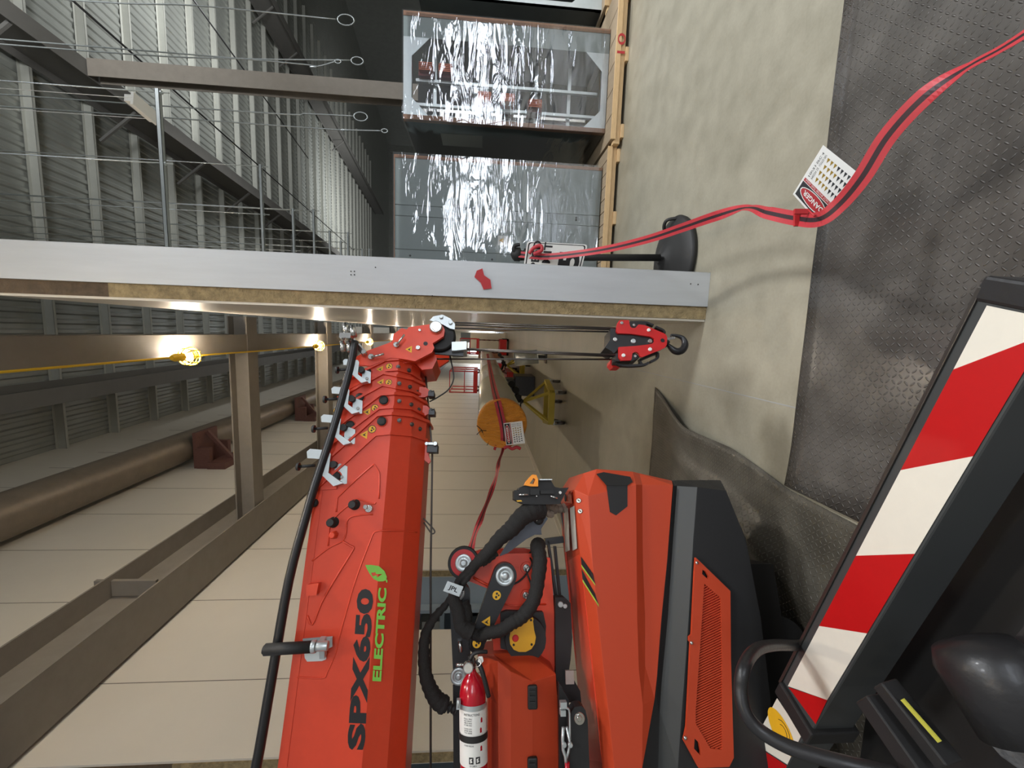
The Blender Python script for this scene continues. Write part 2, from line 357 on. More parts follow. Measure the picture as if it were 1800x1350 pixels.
# glazed overhead doors on the loading side, behind the viewer
m = MB(); f_ = MB()
for x in (3.2, 6.2, 9.2):
    m.box((x, -7.02, .9), (x+2.6, -7.0, 2.8))
    for i in range(5): f_.box((x+i*.65-.03, -7.0, .6), (x+i*.65+.03, -6.95, 3.4))
    for i in range(4): f_.box((x-.03, -7.0, .9+i*.633-.03), (x+2.63, -6.95, .9+i*.633+.03))
struct(build('window_2', m, 'daylight')); struct(build('trim_10', f_, 'ink'))
m = MB(); m.box((-3.5, 46, 0), (.2, 46.1, 16)); struct(build('wall_corridor_end', m, 'panel')); bpy.data.objects['wall_corridor_end'].name = 'wall_end'
m = MB()
for i in range(180):
    x = .4+i*.2; m.add([(x, 78, 0), (x+.08, 78, 0), (x+.12, 77.95, 0), (x+.2, 77.95, 0), (x, 78, 19.5), (x+.08, 78, 19.5), (x+.12, 77.95, 19.5), (x+.2, 77.95, 19.5)], [(0, 1, 5, 4), (1, 2, 6, 5), (2, 3, 7, 6)])
struct(build('wall_back', m, 'deck', recalc=False))
m = MB(); m.box((32, -8, 0), (32.1, 78, 20)); struct(build('wall_right', m, 'deck'))
# room seen through the doorway
m = MB(); m.box((-8, 8.6, 0), (-3.5, 8.7, 4)); m.box((-8.1, -2, 0), (-8, 8.7, 4)); m.box((-8, 3.8, 2.95), (-3.52, 8.6, 3.0)); struct(build('wall_beyond_door', m, 'blue')); bpy.data.objects['wall_beyond_door'].name = 'wall_annex'

# ------------------------------------------------------------ roof steel
ORD = 'first second third fourth fifth sixth seventh eighth ninth tenth eleventh twelfth thirteenth fourteenth fifteenth sixteenth seventeenth eighteenth nineteenth twentieth twenty-first twenty-second twenty-third twenty-fourth twenty-fifth twenty-sixth twenty-seventh twenty-eighth twenty-ninth thirtieth thirty-first thirty-second thirty-third thirty-fourth'.split()
k = 0
y = 11.39-1.75*4
while y < 60:
    m = MB(); z = zr(y, 11.3)
    m.box((-3.4, y, z), (22, y+.07, z+.004)); m.box((-3.4, y, z), (22, y+.004, z+.2)); m.box((-3.4, y-.07, z+.196), (22, y+.004, z+.2)); m.box((-3.4, y+.066, z), (22, y+.07, z+.02))
    o = build('roof_purlin', m, 'purlin'); k += 1; tag(o, 'pale purlin crossing under the corrugated deck, %s from the near end' % ORD[k-1], 'roof beam', 'roof purlins')
    y += 1.75
def ibeam(m, p, q, wd, ht, up=(0, 0, 1), tf=.02, tw=.014):
    p, q = V(p), V(q); d = (q-p).normalized(); sd = d.cross(V(up)).normalized(); u2 = sd.cross(d); h = (q-p)/2; c = (p+q)/2
    for s in (-1, 1): m.obox(c+u2*s*(ht-tf)/2, h, sd*wd/2, u2*tf/2)
    m.obox(c, h, sd*tw/2, u2*(ht-tf)/2); return m
def rafter(X, lab, y0=-4, bz=10.2, brace=True, y1=62):
    r = thing('rafter', (X, y0, zr(y0, bz)), lab, 'roof beam')
    m = ibeam(MB(), (X, y0, zr(y0, bz+.55)), (X, y1, zr(y1, bz+.55)), .38, 1.1); build('girder', m, 'girder', r)
    y = 6.4
    while y < 40 and brace:
        for s in (-1, 1):
            f = MB(); f.bar((X+s*.16, y, zr(y, bz+.1)), (X+s*1.0, y, zr(y, bz+1.12)), .07, .07); build('flange_brace', f, 'girder', r)
        y += 3.5 if y < 30 else 8
    return r
rafter(6.08, 'dark grey roof rafter running over the warehouse above the shrink-wrapped cabinets')
rafter(16.2, 'farther dark grey roof rafter near the right edge of the warehouse')
rafter(-1.75, 'dark roof rafter above the corridor, behind the lamp beam', brace=False, y1=45.8)
# column
m = ibeam(MB(), (6.1, 11.8, 0), (6.1, 11.8, zr(11.8, 10.2)-.03), .40, .36, up=(0, 1, 0)); m.box((5.85, 11.55, 0), (6.35, 12.05, .03))
o = build('steel_column', m, 'beam'); tag(o, 'tall grey steel column rising behind the two wrapped cabinets to the rafter', 'column')
# thin dark bracing rods under the deck
for i, (a, b) in enumerate((((127, 0), (450, 287)), ((340, 0), (432, 127)))):
    def onroof(x, y, z0):
        v = ray(x, y); return CAM+v*((z0-CH)/(v.z-RS*v.y))
    p, q = onroof(*a, 9.6), onroof(*b, 9.6); d = (q-p); m = MB(); m.tube([p-d*.3, q+d*2.2], .028, 6)
    o = build('roof_cable', m, 'black')
    tag(o, ('thin black cable slanting across the deck from the frame edge toward the hangers', 'short thin black cable farther right under the deck', 'thin black cable over the corridor beside the beam')[i], 'cable')
# corridor steel frame: lamp beam, two cross beams, wall beam
LB = []
m = ibeam(MB(), (-.275, -3, 5.17), (-.275, 45, 5.17), .26, .33); o = build('lamp_beam', m, 'beam'); tag(o, 'long grey steel beam along the corridor that carries the yellow caged lamps', 'beam')
for i, yy in enumerate((6.62, 9.85, 13.6, 17.5, 22)):
    m = ibeam(MB(), (.12, yy, 5.14), (-3.38, yy, 5.14), .28, .28)
    o = build('cross_beam', m, 'beam')
    tag(o, ('nearest grey cross beam spanning the corridor between wall and partition', 'second grey cross beam spanning the corridor, right behind the boom tip brackets', 'third grey cross beam far down the corridor', 'fourth small cross beam far down the corridor', 'farthest tiny cross beam down the corridor')[i], 'beam')
m = ibeam(MB(), (-3.1, -3, 5.28), (-3.1, 45, 5.28), .52, .62); m.box((-3.08, 4.62, 5.1), (-2.9, 4.66, 5.75))
o = build('wall_beam', m, 'beam'); tag(o, 'wide dark steel beam along the top of the cream wall on the crane side', 'beam')
# big insulated duct high on the wall with its oxide-red supports
du = MB(); du.tube([(-2.95, y, 8.55) for y in (-3, 8, 20, 32, 45)], .345, 32)
o = build('insulated_duct', du, 'duct'); tag(o, 'large dull insulated duct running high along the cream wall', 'duct')
for i, yy in enumerate((10.3, 15.6, 21)):
    m = MB()
    for s in (-.35, .35): m.box((-3.398, yy+s-.06, 7.8), (-2.9, yy+s+.06, 8.10))
    m.box((-3.398, yy-.4, 8.10), (-2.55, yy+.4, 8.17)); m.box((-3.398, yy-.45, 7.45), (-3.25, yy+.45, 7.85)); m.bar((-3.3, yy, 7.5), (-2.6, yy, 8.08), .08, .08)
    o = build('duct_bracket', m, 'brick'); tag(o, ('nearest brick-red bracket on the wall beneath the duct', 'second brick-red bracket on the wall beneath the duct', 'farthest brick-red bracket beneath the duct')[i], 'bracket')

# ------------------------------------------------------------ string of caged lamps
def lamp(loc):
    x, y, z = loc
    r = thing('caged_lamp', loc, 'lit bulb', 'lamp', 'string of yellow caged lamps under the corridor beam')
    s = MB(); s.lathe((x, y-.17, z), (0, 1, 0), [(0, .02), (.04, .035), (.13, .035)], 12); build('socket', s, 'cage', r)
    b = MB(); b.lathe((x, y-.05, z), (0, 1, 0), [(0, .014), (.03, .022), (.07, .036), (.11, .03), (.13, .01)], 16); build('bulb', b, 'bulb', r)
    c = MB()
    for k in range(8):
        a = 2*math.pi*k/8
        c.tube([(x+math.cos(a)*rr, y+h, z+math.sin(a)*rr) for h, rr in ((-.05, .035), (-.01, .068), (.06, .08), (.12, .065), (.15, .02))], .0055, 6)
    for h, rr in ((0, .071), (.075, .079)): c.tube([(x+math.cos(2*math.pi*k/20)*rr, y+h, z+math.sin(2*math.pi*k/20)*rr) for k in range(20)], .0055, 6, closed=True)
    build('cage', c, 'cage', r); return r
L0 = lamp((-.39, 5.02, 4.90)); L0.scale = (1.3, 1.3, 1.3); L0['label'] = 'largest, nearest lit yellow caged lamp under the corridor beam'
nm = {8.9: 'second lit caged lamp, between the wall of the partition and the boom tip', 12.8: 'third lit caged lamp, seen just above the boom head bracket', 16.7: 'fourth caged lamp, peeking past the orange boom head', 20.6: 'fifth caged lamp of the string, tiny and far', 24.5: 'sixth caged lamp of the string, tiny and far', 28.4: 'seventh and farthest caged lamp of the string', 1.1: 'caged lamp high above the crane boom', -2.8: 'last caged lamp of the string, behind the crane'}
for i, yy in enumerate((8.9, 12.8, 16.7, 20.6, 24.5, 28.4, 1.1, -2.8)):
    c = copy_tree(L0); c.location = (-.39, yy, 4.90); c['label'] = nm[yy]
m = MB(); pts = []
for i in range(10):
    y0 = -2.8+3.9*i; pts += [(-.39, y0, 4.93), (-.40, y0+1.9, 4.95)]
m.tube(pts, .012, 6); o = build('lamp_cord', m, 'cage'); tag(o, 'yellow cord linking the caged lamps along the beam', 'cord')

# ------------------------------------------------------------ strut hangers over the warehouse edge
def hanger(x0, x1, y, z=5.0, first=False):
    r = thing('strut_hanger', (x1, y, z), '', 'hanger', 'slotted strut trapeze hangers')
    s = MB()
    s.box((x0, y-.022, z), (x1, y+.022, z+.004)); s.box((x0, y-.022, z), (x1, y-.018, z+.042)); s.box((x0, y+.018, z), (x1, y+.022, z+.042)); s.box((x0, y-.022, z+.038), (x1, y-.012, z+.042)); s.box((x0, y+.012, z+.038), (x1, y+.022, z+.042))
    build('strut', s, 'galv', r)
    for xx in (x1-.03, x1-.75, x0+.12):
        t = MB(); t.tube([(xx, y, z-.09), (xx, y, zr(y, 11.525))], .007, 6); t.disc((xx, y, z-.02), (0, 0, 1), .02, .02, 8); build('threaded_rod', t, 'galv', r)
    return r
for i, (x0, x1, y, lab) in enumerate(((.52, 2.47, 5.03, 'nearest and longest galvanised strut hanger beyond the partition top'), (.52, 2.5, 7.1, 'second galvanised strut hanger on thin rods beyond the partition'),
        (.52, 2.15, 8.2, 'third strut hanger from the viewer, a shorter pale bar'), (.52, 2.41, 9.15, 'fourth strut hanger, pale bar beside the third'), (.52, 2.2, 10.05, 'fifth strut hanger beyond the partition'),
        (.52, 2.13, 10.8, 'sixth strut hanger, ends short of its neighbours'), (.52, 2.47, 11.36, 'seventh strut hanger beyond the partition'), (.52, 2.31, 12.65, 'eighth strut hanger, tiny bar far off'), (.52, 2.46, 13.4, 'ninth and farthest strut hanger, tiny bar next to the eighth'))):
    h = hanger(x0, x1, y); h['label'] = lab
# strip light near the first hanger
m = MB(); p, q = onz(232, 172, 5.6), onz(276, 210, 5.6); m.bar(p, q, .15, .03, mi=0); m.bar(p+V((0, 0, .05)), q+V((0, 0, .05)), .08, .07)
for e_ in (p, q): m.tube([e_, V((e_.x, e_.y, zr(e_.y, 11.515)))], .004, 5)
o = build('strip_light', m, 'white'); tag(o, 'white strip light tray hanging at the end of the nearest strut hanger', 'light')
# hanging wires with loops
for i, (pts, loop, lab) in enumerate((([(150, 2), (345, 10), (590, 34)], (608, 35, 11), 'pale hanging wire ending in a long loop, highest in the frame corner'),
        ([(225, 95), (420, 103), (615, 106)], (628, 107, 8), 'pale hanging wire with small loop just above the grey column'),
        ([(440, 197), (540, 200), (622, 204)], (634, 205, 9), 'thin hanging wire with a round loop below the grey column'),
        ([(535, 224), (600, 228), (672, 230)], (676, 230, 4), 'short pale wire hanging under the round-looped wire'),
        ([(480, 108), (545, 118), (590, 108)], (594, 108, 4), 'bowed pale wire hanging beside the column'))):
    m = MB(); q = [ony(x, y, 7.5) for x, y in pts]; top = q[0].copy(); top.z = zr(7.5, 11.3); m.tube(smooth([top]+q, 5), .011, 6)
    c = ony(loop[0], loop[1], 7.5); r = loop[2]*mpp(c); m.tube([c+V((math.cos(2*math.pi*k/16)*r*.8, 0, math.sin(2*math.pi*k/16)*r*1.3)) for k in range(16)], .010, 6, closed=True)
    o = build('hanging_wire', m, 'galv'); tag(o, lab, 'wire')

# ------------------------------------------------------------ tread mats on the floor
m = MB(); x0, x1 = -.68, 3.2; nx, ny = 40, 34; y0, y1 = -1.2, 1.82
vs = []
for jn in range(ny+1):
    for i in range(nx+1):
        x = x0+(x1-x0)*i/nx; yv = y0+(y1-y0)*jn/ny
        z = .008 + .006*noise.noise((x*2.2, yv*2.2, 0)) + .03*math.exp(-((x-x0)/.10)**2)*math.exp(-((yv-1.62)/.22)**2)
        vs.append((x+.006*math.sin(yv*9)*(i == 0), yv, max(z, .004)))
m.add(vs, [(jn*(nx+1)+i, jn*(nx+1)+i+1, (jn+1)*(nx+1)+i+1, (jn+1)*(nx+1)+i) for jn in range(ny) for i in range(nx)], 0, True)
o = build('tread_mat', m, 'tread', recalc=False); tag(o, 'big black diamond tread mat in the foreground under the ribbon', 'mat'); s = o.modifiers.new('s', 'SOLIDIFY'); s.thickness = .004
m = MB(); nx, ny = 46, 60; vs = []
def redge(t):                                   # right border of the far mat: a kinked edge
    pts = [(-.41, 3.39), (-.60, 2.70), (-.62, 2.25), (-.70, 1.80), (-.72, .3)]
    for (a, b), (c, d) in zip(pts, pts[1:]):
        if t <= b and t >= d: k = (b-t)/(b-d); return a+(c-a)*k
    return -.72
for jn in range(ny+1):
    yv = 3.39-(3.39-.3)*jn/ny; xr = redge(yv)
    for i in range(nx+1):
        x = -2.6+(xr+2.6)*i/nx
        e = xr-x
        z = .006 + .085*math.exp(-(e/.16)**2)*math.exp(-((yv-2.72)/.42)**2) + .07*math.exp(-((e-.24-.10*(3.39-yv))/.09)**2)*math.exp(-((yv-2.2)/.8)**2)+.004*noise.noise((x*4, yv*4, 1))
        vs.append((x, yv, max(.003, z)))
m.add(vs, [(jn*(nx+1)+i, (jn+1)*(nx+1)+i, (jn+1)*(nx+1)+i+1, jn*(nx+1)+i+1) for jn in range(ny) for i in range(nx)], 0, True)
o = build('tread_mat', m, 'tread2', recalc=False); tag(o, 'smaller scuffed tread mat with buckled edge, running under the crane', 'mat'); s = o.modifiers.new('s', 'SOLIDIFY'); s.thickness = .004

# ------------------------------------------------------------ pallets and shrink-wrapped switchgear
def pallet(x0, x1, y0, y1, lab, pw=.26):
    r = thing('pallet', ((x0+x1)/2, y0, 0), lab, 'pallet', 'timber pallets under the cabinets')
    n = round((x1-x0)/pw); wv = (x1-x0)/n
    for i in range(n):
        m = MB(); m.box((x0+i*wv+.004, y0+.02, .105), (x0+(i+1)*wv-.004, y1, .14)); build('deck_plank', m, 'plank', r, bevel=.003)
    m = MB(); m.box((x0, y0-.0, .088), (x1, y0+.02, .142)); build('front_board', m, 'pine', r, bevel=.002)
    for a, b in ((y0+.02, .09), ((y0+y1)/2, .09), (y1-.1, .09)):
        m = MB(); m.box((x0-.04 if a == y0+.02 else x0, a-.0, .035), (x1, a+b, .104)); build('runner', m, 'pine', r, bevel=.003)
    for xx in (x0+.02, (x0+x1)/2, x1-.16):
        m = MB(); m.box((xx, y0-.0, .0), (xx+.14, y1, .034)); build('skid', m, 'pine', r, bevel=.003)
    return r
p1 = pallet(2.16, 3.75, 4.72, 6.3, 'timber pallet under the open-fronted wrapped cabinet, red number 10 on its edge')
pallet(.45, 2.12, 4.80, 6.3, 'timber pallet under the closed grey cabinet beside the partition', .14)
pallet(3.9, 5.6, 5.3, 7.0, 'timber pallet at the frame edge under the third cabinet')
m = MB(); text_fit(m, '10', (3.02, 4.7185, .045), (1, 0, 0), (0, 0, 1), .2, .085); o = build('painted_number', m, 'redprint', p1); o['label'] = 'red painted number 10'
def crate_open():
    x0, x1, y0, y1, z0, z1 = 2.35, 3.42, 5.0, 6.05, .141, 2.43
    r = thing('electrical_cabinet', ((x0+x1)/2, y0, z0), 'open-fronted switchgear cabinet full of red and copper bars in clear film', 'cabinet', 'shrink-wrapped electrical cabinets')
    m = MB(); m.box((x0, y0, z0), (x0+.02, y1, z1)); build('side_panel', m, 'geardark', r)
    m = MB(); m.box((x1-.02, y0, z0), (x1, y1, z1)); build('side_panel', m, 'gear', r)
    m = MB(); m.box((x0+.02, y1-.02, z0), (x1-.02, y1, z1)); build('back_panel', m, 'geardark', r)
    m = MB(); m.box((x1-.24, y0-.004, z0), (x1-.02, y0+.02, z1))
    for xx, zz in ((3.28, .25), (3.28, 1.3)): m.disc((xx, y0-.004, zz), (0, -1, 0), .008, .002, 8)
    build('front_panel', m, 'gear', r)
    m = MB(); m.box((x0, y0-.006, z1-.09), (x1-.24, y0+.05, z1)); m.box((x0, y0-.006, z0), (x1-.24, y0+.05, z0+.07)); m.box((x0, y0, z0), (x0+.03, y0+.05, z1))
    for (cx, cz, sx, sz) in ((x0+.03, z1-.09, 1, -1), (x1-.24, z1-.09, -1, -1), (x0+.03, z0+.07, 1, 1), (x1-.24, z0+.07, -1, 1)):
        m.poly([[(cx, y0-.004, cz), (cx+sx*.19, y0-.004, cz), (cx, y0-.004, cz+sz*.19)]], (0, .006, 0))
    build('frame', m, 'galv', r)
    m = MB()
    for xx in (2.60, 2.86): m.box((xx, y0+.22, z0+.05), (xx+.03, y0+.26, z1-.1))
    for zz in (.5, .9, 1.55, 2.1): m.box((x0+.03, y0+.30, zz), (x1-.24, y0+.33, zz+.04))
    build('support_rail', m, 'galv', r)
    for zz, xx in ((2.12, 2.92), (1.9, 2.92), (1.45, 2.66), (1.18, 2.66), (.86, 2.62)):
        m = MB(); m.box((xx-.03, y0+.16, zz), (xx+.10, y0+.30, zz+.17))
        build('insulator_block', m, 'maroon', r)
        b = MB()
        for k in range(5): b.box((xx+.0+k*.018, y0+.10, zz+.01), (xx+.008+k*.018, y0+.16, zz+.16))
        build('copper_fingers', b, 'copper', r)
    for zz in (2.28, 2.2, 2.0, 1.82, 1.75):
        b = MB(); b.box((2.42, y0+.2, zz), (2.56, y0+.45, zz+.05)); build('busbar', b, 'chrome', r)
    for xx in (2.40, 2.47, 2.54, 2.61):
        b = MB(); b.box((xx, y0+.35, .3), (xx+.03, y0+.38, 2.2)); build('busbar', b, 'chrome', r)
    m = MB()
    for xx in (x0-.012, x1-.035): m.box((xx, y0-.012, z0), (xx+.047, y0-.007, z1)); 
    m.box((x0-.014, y0-.01, z0), (x0-.010, y0+.05, z1)); build('edge_strip', m, 'card', r)
    m = MB(); m.box((x0-.002, 5.3, 1.55), (x0-.0005, 5.62, 2.05)); build('label_sheet', m, 'decalgrey', r)
    wrap(x0-.02, x1+.01, y0-.03, y1+.02, z0+.01, z1+.01, r); return r
def wrap(x0, x1, y0, y1, z0, z1, r):
    m = MB(); n = 40; k = 30; vs = []
    rnd = random.Random(int(x0*100))
    for i in range(n+1):
        z = z0+(z1-z0)*i/n
        for j in range(k+1):
            x = x0+(x1-x0)*j/k
            a = noise.noise((x*2.0, z*9, x0))*.012+noise.noise((x*5, z*24, x0+9))*.004
            vs.append((x, y0-abs(a)*(0 if j in (0, k) else 1), z))
    m.add(vs, [(i*(k+1)+j, i*(k+1)+j+1, (i+1)*(k+1)+j+1, (i+1)*(k+1)+j) for i in range(n) for j in range(k)], 0, True)
    vs = []
    for i in range(n+1):
        z = z0+(z1-z0)*i/n
        for j in range(13): vs.append((x0-abs(noise.noise((j*.5, z*14, x0)))*.012*(0 if j == 0 else 1), y0+(y1-y0)*j/12, z))
    m.add(vs, [(i*13+j, (i+1)*13+j, (i+1)*13+j+1, i*13+j+1) for i in range(n) for j in range(12)], 0, True)
    o = build('stretch_wrap', m, 'film', r, recalc=False); o['label'] = 'clear glossy stretch film'
crate_open()
def crate_closed():
    x0, x1, y0, y1, z0, z1 = .62, 1.955, 5.0, 6.05, .141, 2.53
    r = thing('electrical_cabinet', ((x0+x1)/2, y0, z0), 'closed grey-green switchgear cabinet in clear film beside the partition', 'cabinet', 'shrink-wrapped electrical cabinets')
    m = MB(); m.box((x0, y0+.02, z0), (x1, y1, z1)); build('body', m, 'gear', r)
    xs = [x0, .93, 1.30, 1.42, x1]
    for a, b in zip(xs, xs[1:]):
        m = MB(); m.box((a+.003, y0, z0+.004), (b-.003, y0+.02, z1-.004)); build('front_panel', m, 'gear', r, bevel=.003)
    m = MB()
    for xx, zz in ((1.36, 1.36), (1.385, 1.36), (1.36, .42), (1.385, .42), (.86, 2.35), (.86, 1.4), (.86, .5), (.99, 1.3), (1.5, 1.9)): m.disc((xx, y0, zz), (0, -1, 0), .012, .003, 10)
    build('bolt_hole', m, 'ink', r)
    m = MB(); m.box((x0, y0-.006, z1-.006), (x1, y0+.06, z1+.004)); m.box((x1-.03, y0-.008, z0), (x1+.004, y0-.003, z1)); m.box((x1, y0-.006, z0), (x1+.004, y0+.06, z1)); build('edge_strip', m, 'card', r)
    c = ony(885, 423, 4.999)
    m = MB(); m.box((c.x-.055, 4.9965, c.z-.06), (c.x+.055, 4.999, c.z+.065)); m2 = build('warning_label', m, 'white', r)
    m = MB(); m.flat([[(c.x-.03, 4.996, c.z-.0), (c.x+.03, 4.996, c.z-.0), (c.x, 4.996, c.z+.05)]]); t = build('warning_triangle', m, 'yellow', m2)
    wrap(x0-.02, x1+.02, y0-.03, y1+.02, z0+.01, z1+.01, r)
crate_closed()
def crate_far():
    x0, x1, y0, y1, z0, z1 = 3.95, 5.5, 5.45, 6.6, .141, 2.35
    r = thing('electrical_cabinet', ((x0+x1)/2, y0, z0), 'third cabinet cut by the frame edge, dark bay with white brackets', 'cabinet', 'shrink-wrapped electrical cabinets')
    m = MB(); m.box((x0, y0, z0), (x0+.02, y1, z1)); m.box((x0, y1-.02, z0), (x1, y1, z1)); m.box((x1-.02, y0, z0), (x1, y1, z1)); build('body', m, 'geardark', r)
    m = MB(); m.box((x0, y0-.005, z0), (x0+.05, y0+.04, z1)); m.box((x0, y0, z1-.07), (x1, y0+.05, z1)); m.box((x0, y0, z0), (x1, y0+.05, z0+.07))
    for zz, s in ((z1-.07, -1), (z0+.07, 1)): m.poly([[(x0+.05, y0-.003, zz), (x0+.3, y0-.003, zz), (x0+.05, y0-.003, zz+s*.3)]], (0, .006, 0))
    build('frame', m, 'galv', r)
    m = MB(); m.box((x0+.35, y0+.01, z0), (x1-.02, y0+.04, z1-.08)); build('front_panel', m, 'gear', r)
    m = MB(); m.box((x0+.12, y0+.2, 1.2), (x0+.3, y0+.4, 1.65)); build('insulator_block', m, 'maroon', r)
crate_far()

# ------------------------------------------------------------ stanchion with speed limit sign
def stanchion():
    r = thing('barrier_stanchion', (.66, 3.17, 0), 'black barrier post with heavy round base and speed limit sign', 'stanchion')
    m = MB(); bc = onz(1189, 458); m.lathe((bc.x, bc.y, 0), (0, 0, 1), [(0, .30), (.012, .325), (.035, .33), (.05, .315), (.075, .24), (.10, .14), (.13, .05), (.15, .03)], 48); m.tube(smooth([(bc.x+.18, bc.y+.04, .06), (bc.x+.24, bc.y+.02, .11), (bc.x+.29, bc.y-.02, .11), (bc.x+.30, bc.y-.06, .04)], 5), .013, 8); build('base', m, 'rubber', r)
    top = P(912, 452, 3.15)
    m = MB(); m.tube([P(1160, 453, 3.15), top], .026, 16); build('post', m, 'rubber', r)
    m = MB(); m.lathe(P(930, 448, 3.13), (0, 0, 1), [(0, .03), (.01, .045), (.04, .045), (.045, .03), (.06, .03), (.07, .052), (.11, .052), (.13, .03), (.14, .008)], 20); m.tube(smooth([P(915, 448, 3.1), P(903, 440, 3.08), P(905, 432, 3.08), P(914, 430, 3.08)], 4), .014, 8); build('reel_head', m, 'rubber', r)
    pl = PL(P(975, 455, 3.09), (-.12, -1, 0))
    L = [(926.7, 424), (1033, 430), (1017, 492), (918, 484)]
    a = [pl(x, y) for x, y in L]; cor = []
    for i in range(4):
        p, q0, q1 = a[i], a[i-1], a[(i+1) % 4]; d0 = (q0-p).normalized()*.022; d1 = (q1-p).normalized()*.022
        for t in (0, .33, .67, 1): cor.append(p+d0*(1-t)**2+d1*t**2)
    m = MB(); m.poly([cor], -pl.n*.003); sg = build('speed_sign', m, 'white', r)
    cen = sum(a, V())/4
    o1 = [cen+(p-cen)*.95+pl.n*.001 for p in cor]; o2 = [cen+(p-cen)*.91+pl.n*.001 for p in cor]
    m = MB(); m.flat([o1, o2])
    R_ = (a[0]-a[3]).normalized(); U_ = (a[3]-a[2]).normalized()
    U_ = ((a[3]-a[2])+(a[0]-a[1])).normalized()
    def ln(s, x, y, wd, ht, b=.02): text_fit(m, s, pl(x, y, .0015), R_, U_, wd, ht, bold=b)
    ln('SPEED', 944, 483, .245, .062); ln('LIMIT', 964, 480, .22, .062); ln('5', 1016, 474, .13, .16, .04)
    b = build('lettering', m, 'ink', sg)
stanchion()
# red barricade ribbons
def ribbon(name, pts, wd, label, cat='ribbon', lace=True, tw=None):
    # pts: list of (x, y, depth, half-width direction angle in the view)
    q = smooth([P(a, b, c) for a, b, c, *_ in pts], 8); an = lerp_list([p[3] for p in pts], len(q)); ww = lerp_list([p[4] if len(p) > 4 else 1. for p in pts], len(q))
    vs = []; fs = []; mi = []
    for i, p in enumerate(q):
        t = (q[min(i+1, len(q)-1)]-q[max(i-1, 0)]).normalized(); toC = (CAM-p).normalized(); s1 = t.cross(toC).normalized(); s2 = s1.cross(t)
        sd = s1*math.cos(an[i])+s2*math.sin(an[i]); h = wd*ww[i]/2
        vs += [p-sd*h, p-sd*h*.3, p+sd*h*.3, p+sd*h]
    m = MB()
    for i in range(len(q)-1):
        for k, im in ((0, 0), (1, 1), (2, 0)): m.add([vs[4*i+k], vs[4*i+k+1], vs[4*i+5+k], vs[4*i+4+k]], [(0, 1, 2, 3)], im)
    o = build(name, m, ['tape', 'tapeblack'], recalc=False); s = o.modifiers.new('s', 'SOLIDIFY'); s.thickness = .0008
    tag(o, label, cat); return o
ribbon('barricade_ribbon', [(912, 447, 3.08, .3), (960, 451, 3.05, .2), (1020, 445, 2.9, .3), (1075, 436, 2.7, .2), (1140, 420, 2.45, .1), (1200, 400, 2.2, 0), (1255, 381, 1.95, .1), (1313, 365, 1.7, 1.2), (1350, 374, 1.55, .3), (1400, 384, 1.4, .1), (1440, 385, 1.28, .2), (1475, 360, 1.22, .3), (1515, 312, 1.15, .2), (1560, 240, 1.08, .2), (1625, 170, 1.0, .3), (1700, 118, .93, 1.25), (1765, 82, .88, 1.25), (1860, 20, .82, 1.1), (2050, -110, .80, .9), (2100, -700, .9, .6), (1900, -2600, 1.0, .6)], .046, 'long red and black barricade ribbon sagging from the post across the foreground mat')
m = MB(); m.obox(P(1408, 372, 1.34), RT*.008, UP*.022, FW*.004); m.obox(P(1400, 385, 1.385), RT*.024, UP*.008, FW*.004); m.tube([P(1420, 368, 1.3), P(1432, 380, 1.27)], .003, 6)
o = build('tape_knot', m, 'redprint'); tag(o, 'red tape knot that ties the danger tag to the ribbon', 'tape')
# knot and flag on the stanchion
m = MB(); m.tube(smooth([P(930, 446, 3.04), P(938, 436, 3.03), P(950, 432, 3.03), P(952, 440, 3.03), P(938, 447, 3.03)], 4), .014, 6)
o = build('tape_knot', m, 'tape'); tag(o, 'small red tape knot on the speed limit sign', 'tape')
# red scrap on the channel
a = [ony(x, y, 2.686) for x, y in ((838, 476), (848, 472), (851, 484), (862, 492), (864, 507), (850, 509), (845, 497), (834, 487))]
m = MB(); m.poly([a], V((0, -.006, 0))); o = build('red_tape_scrap', m, 'redprint', bevel=.002); tag(o, 'scrap of red tape stuck on the galvanised channel end of the partition', 'tape')
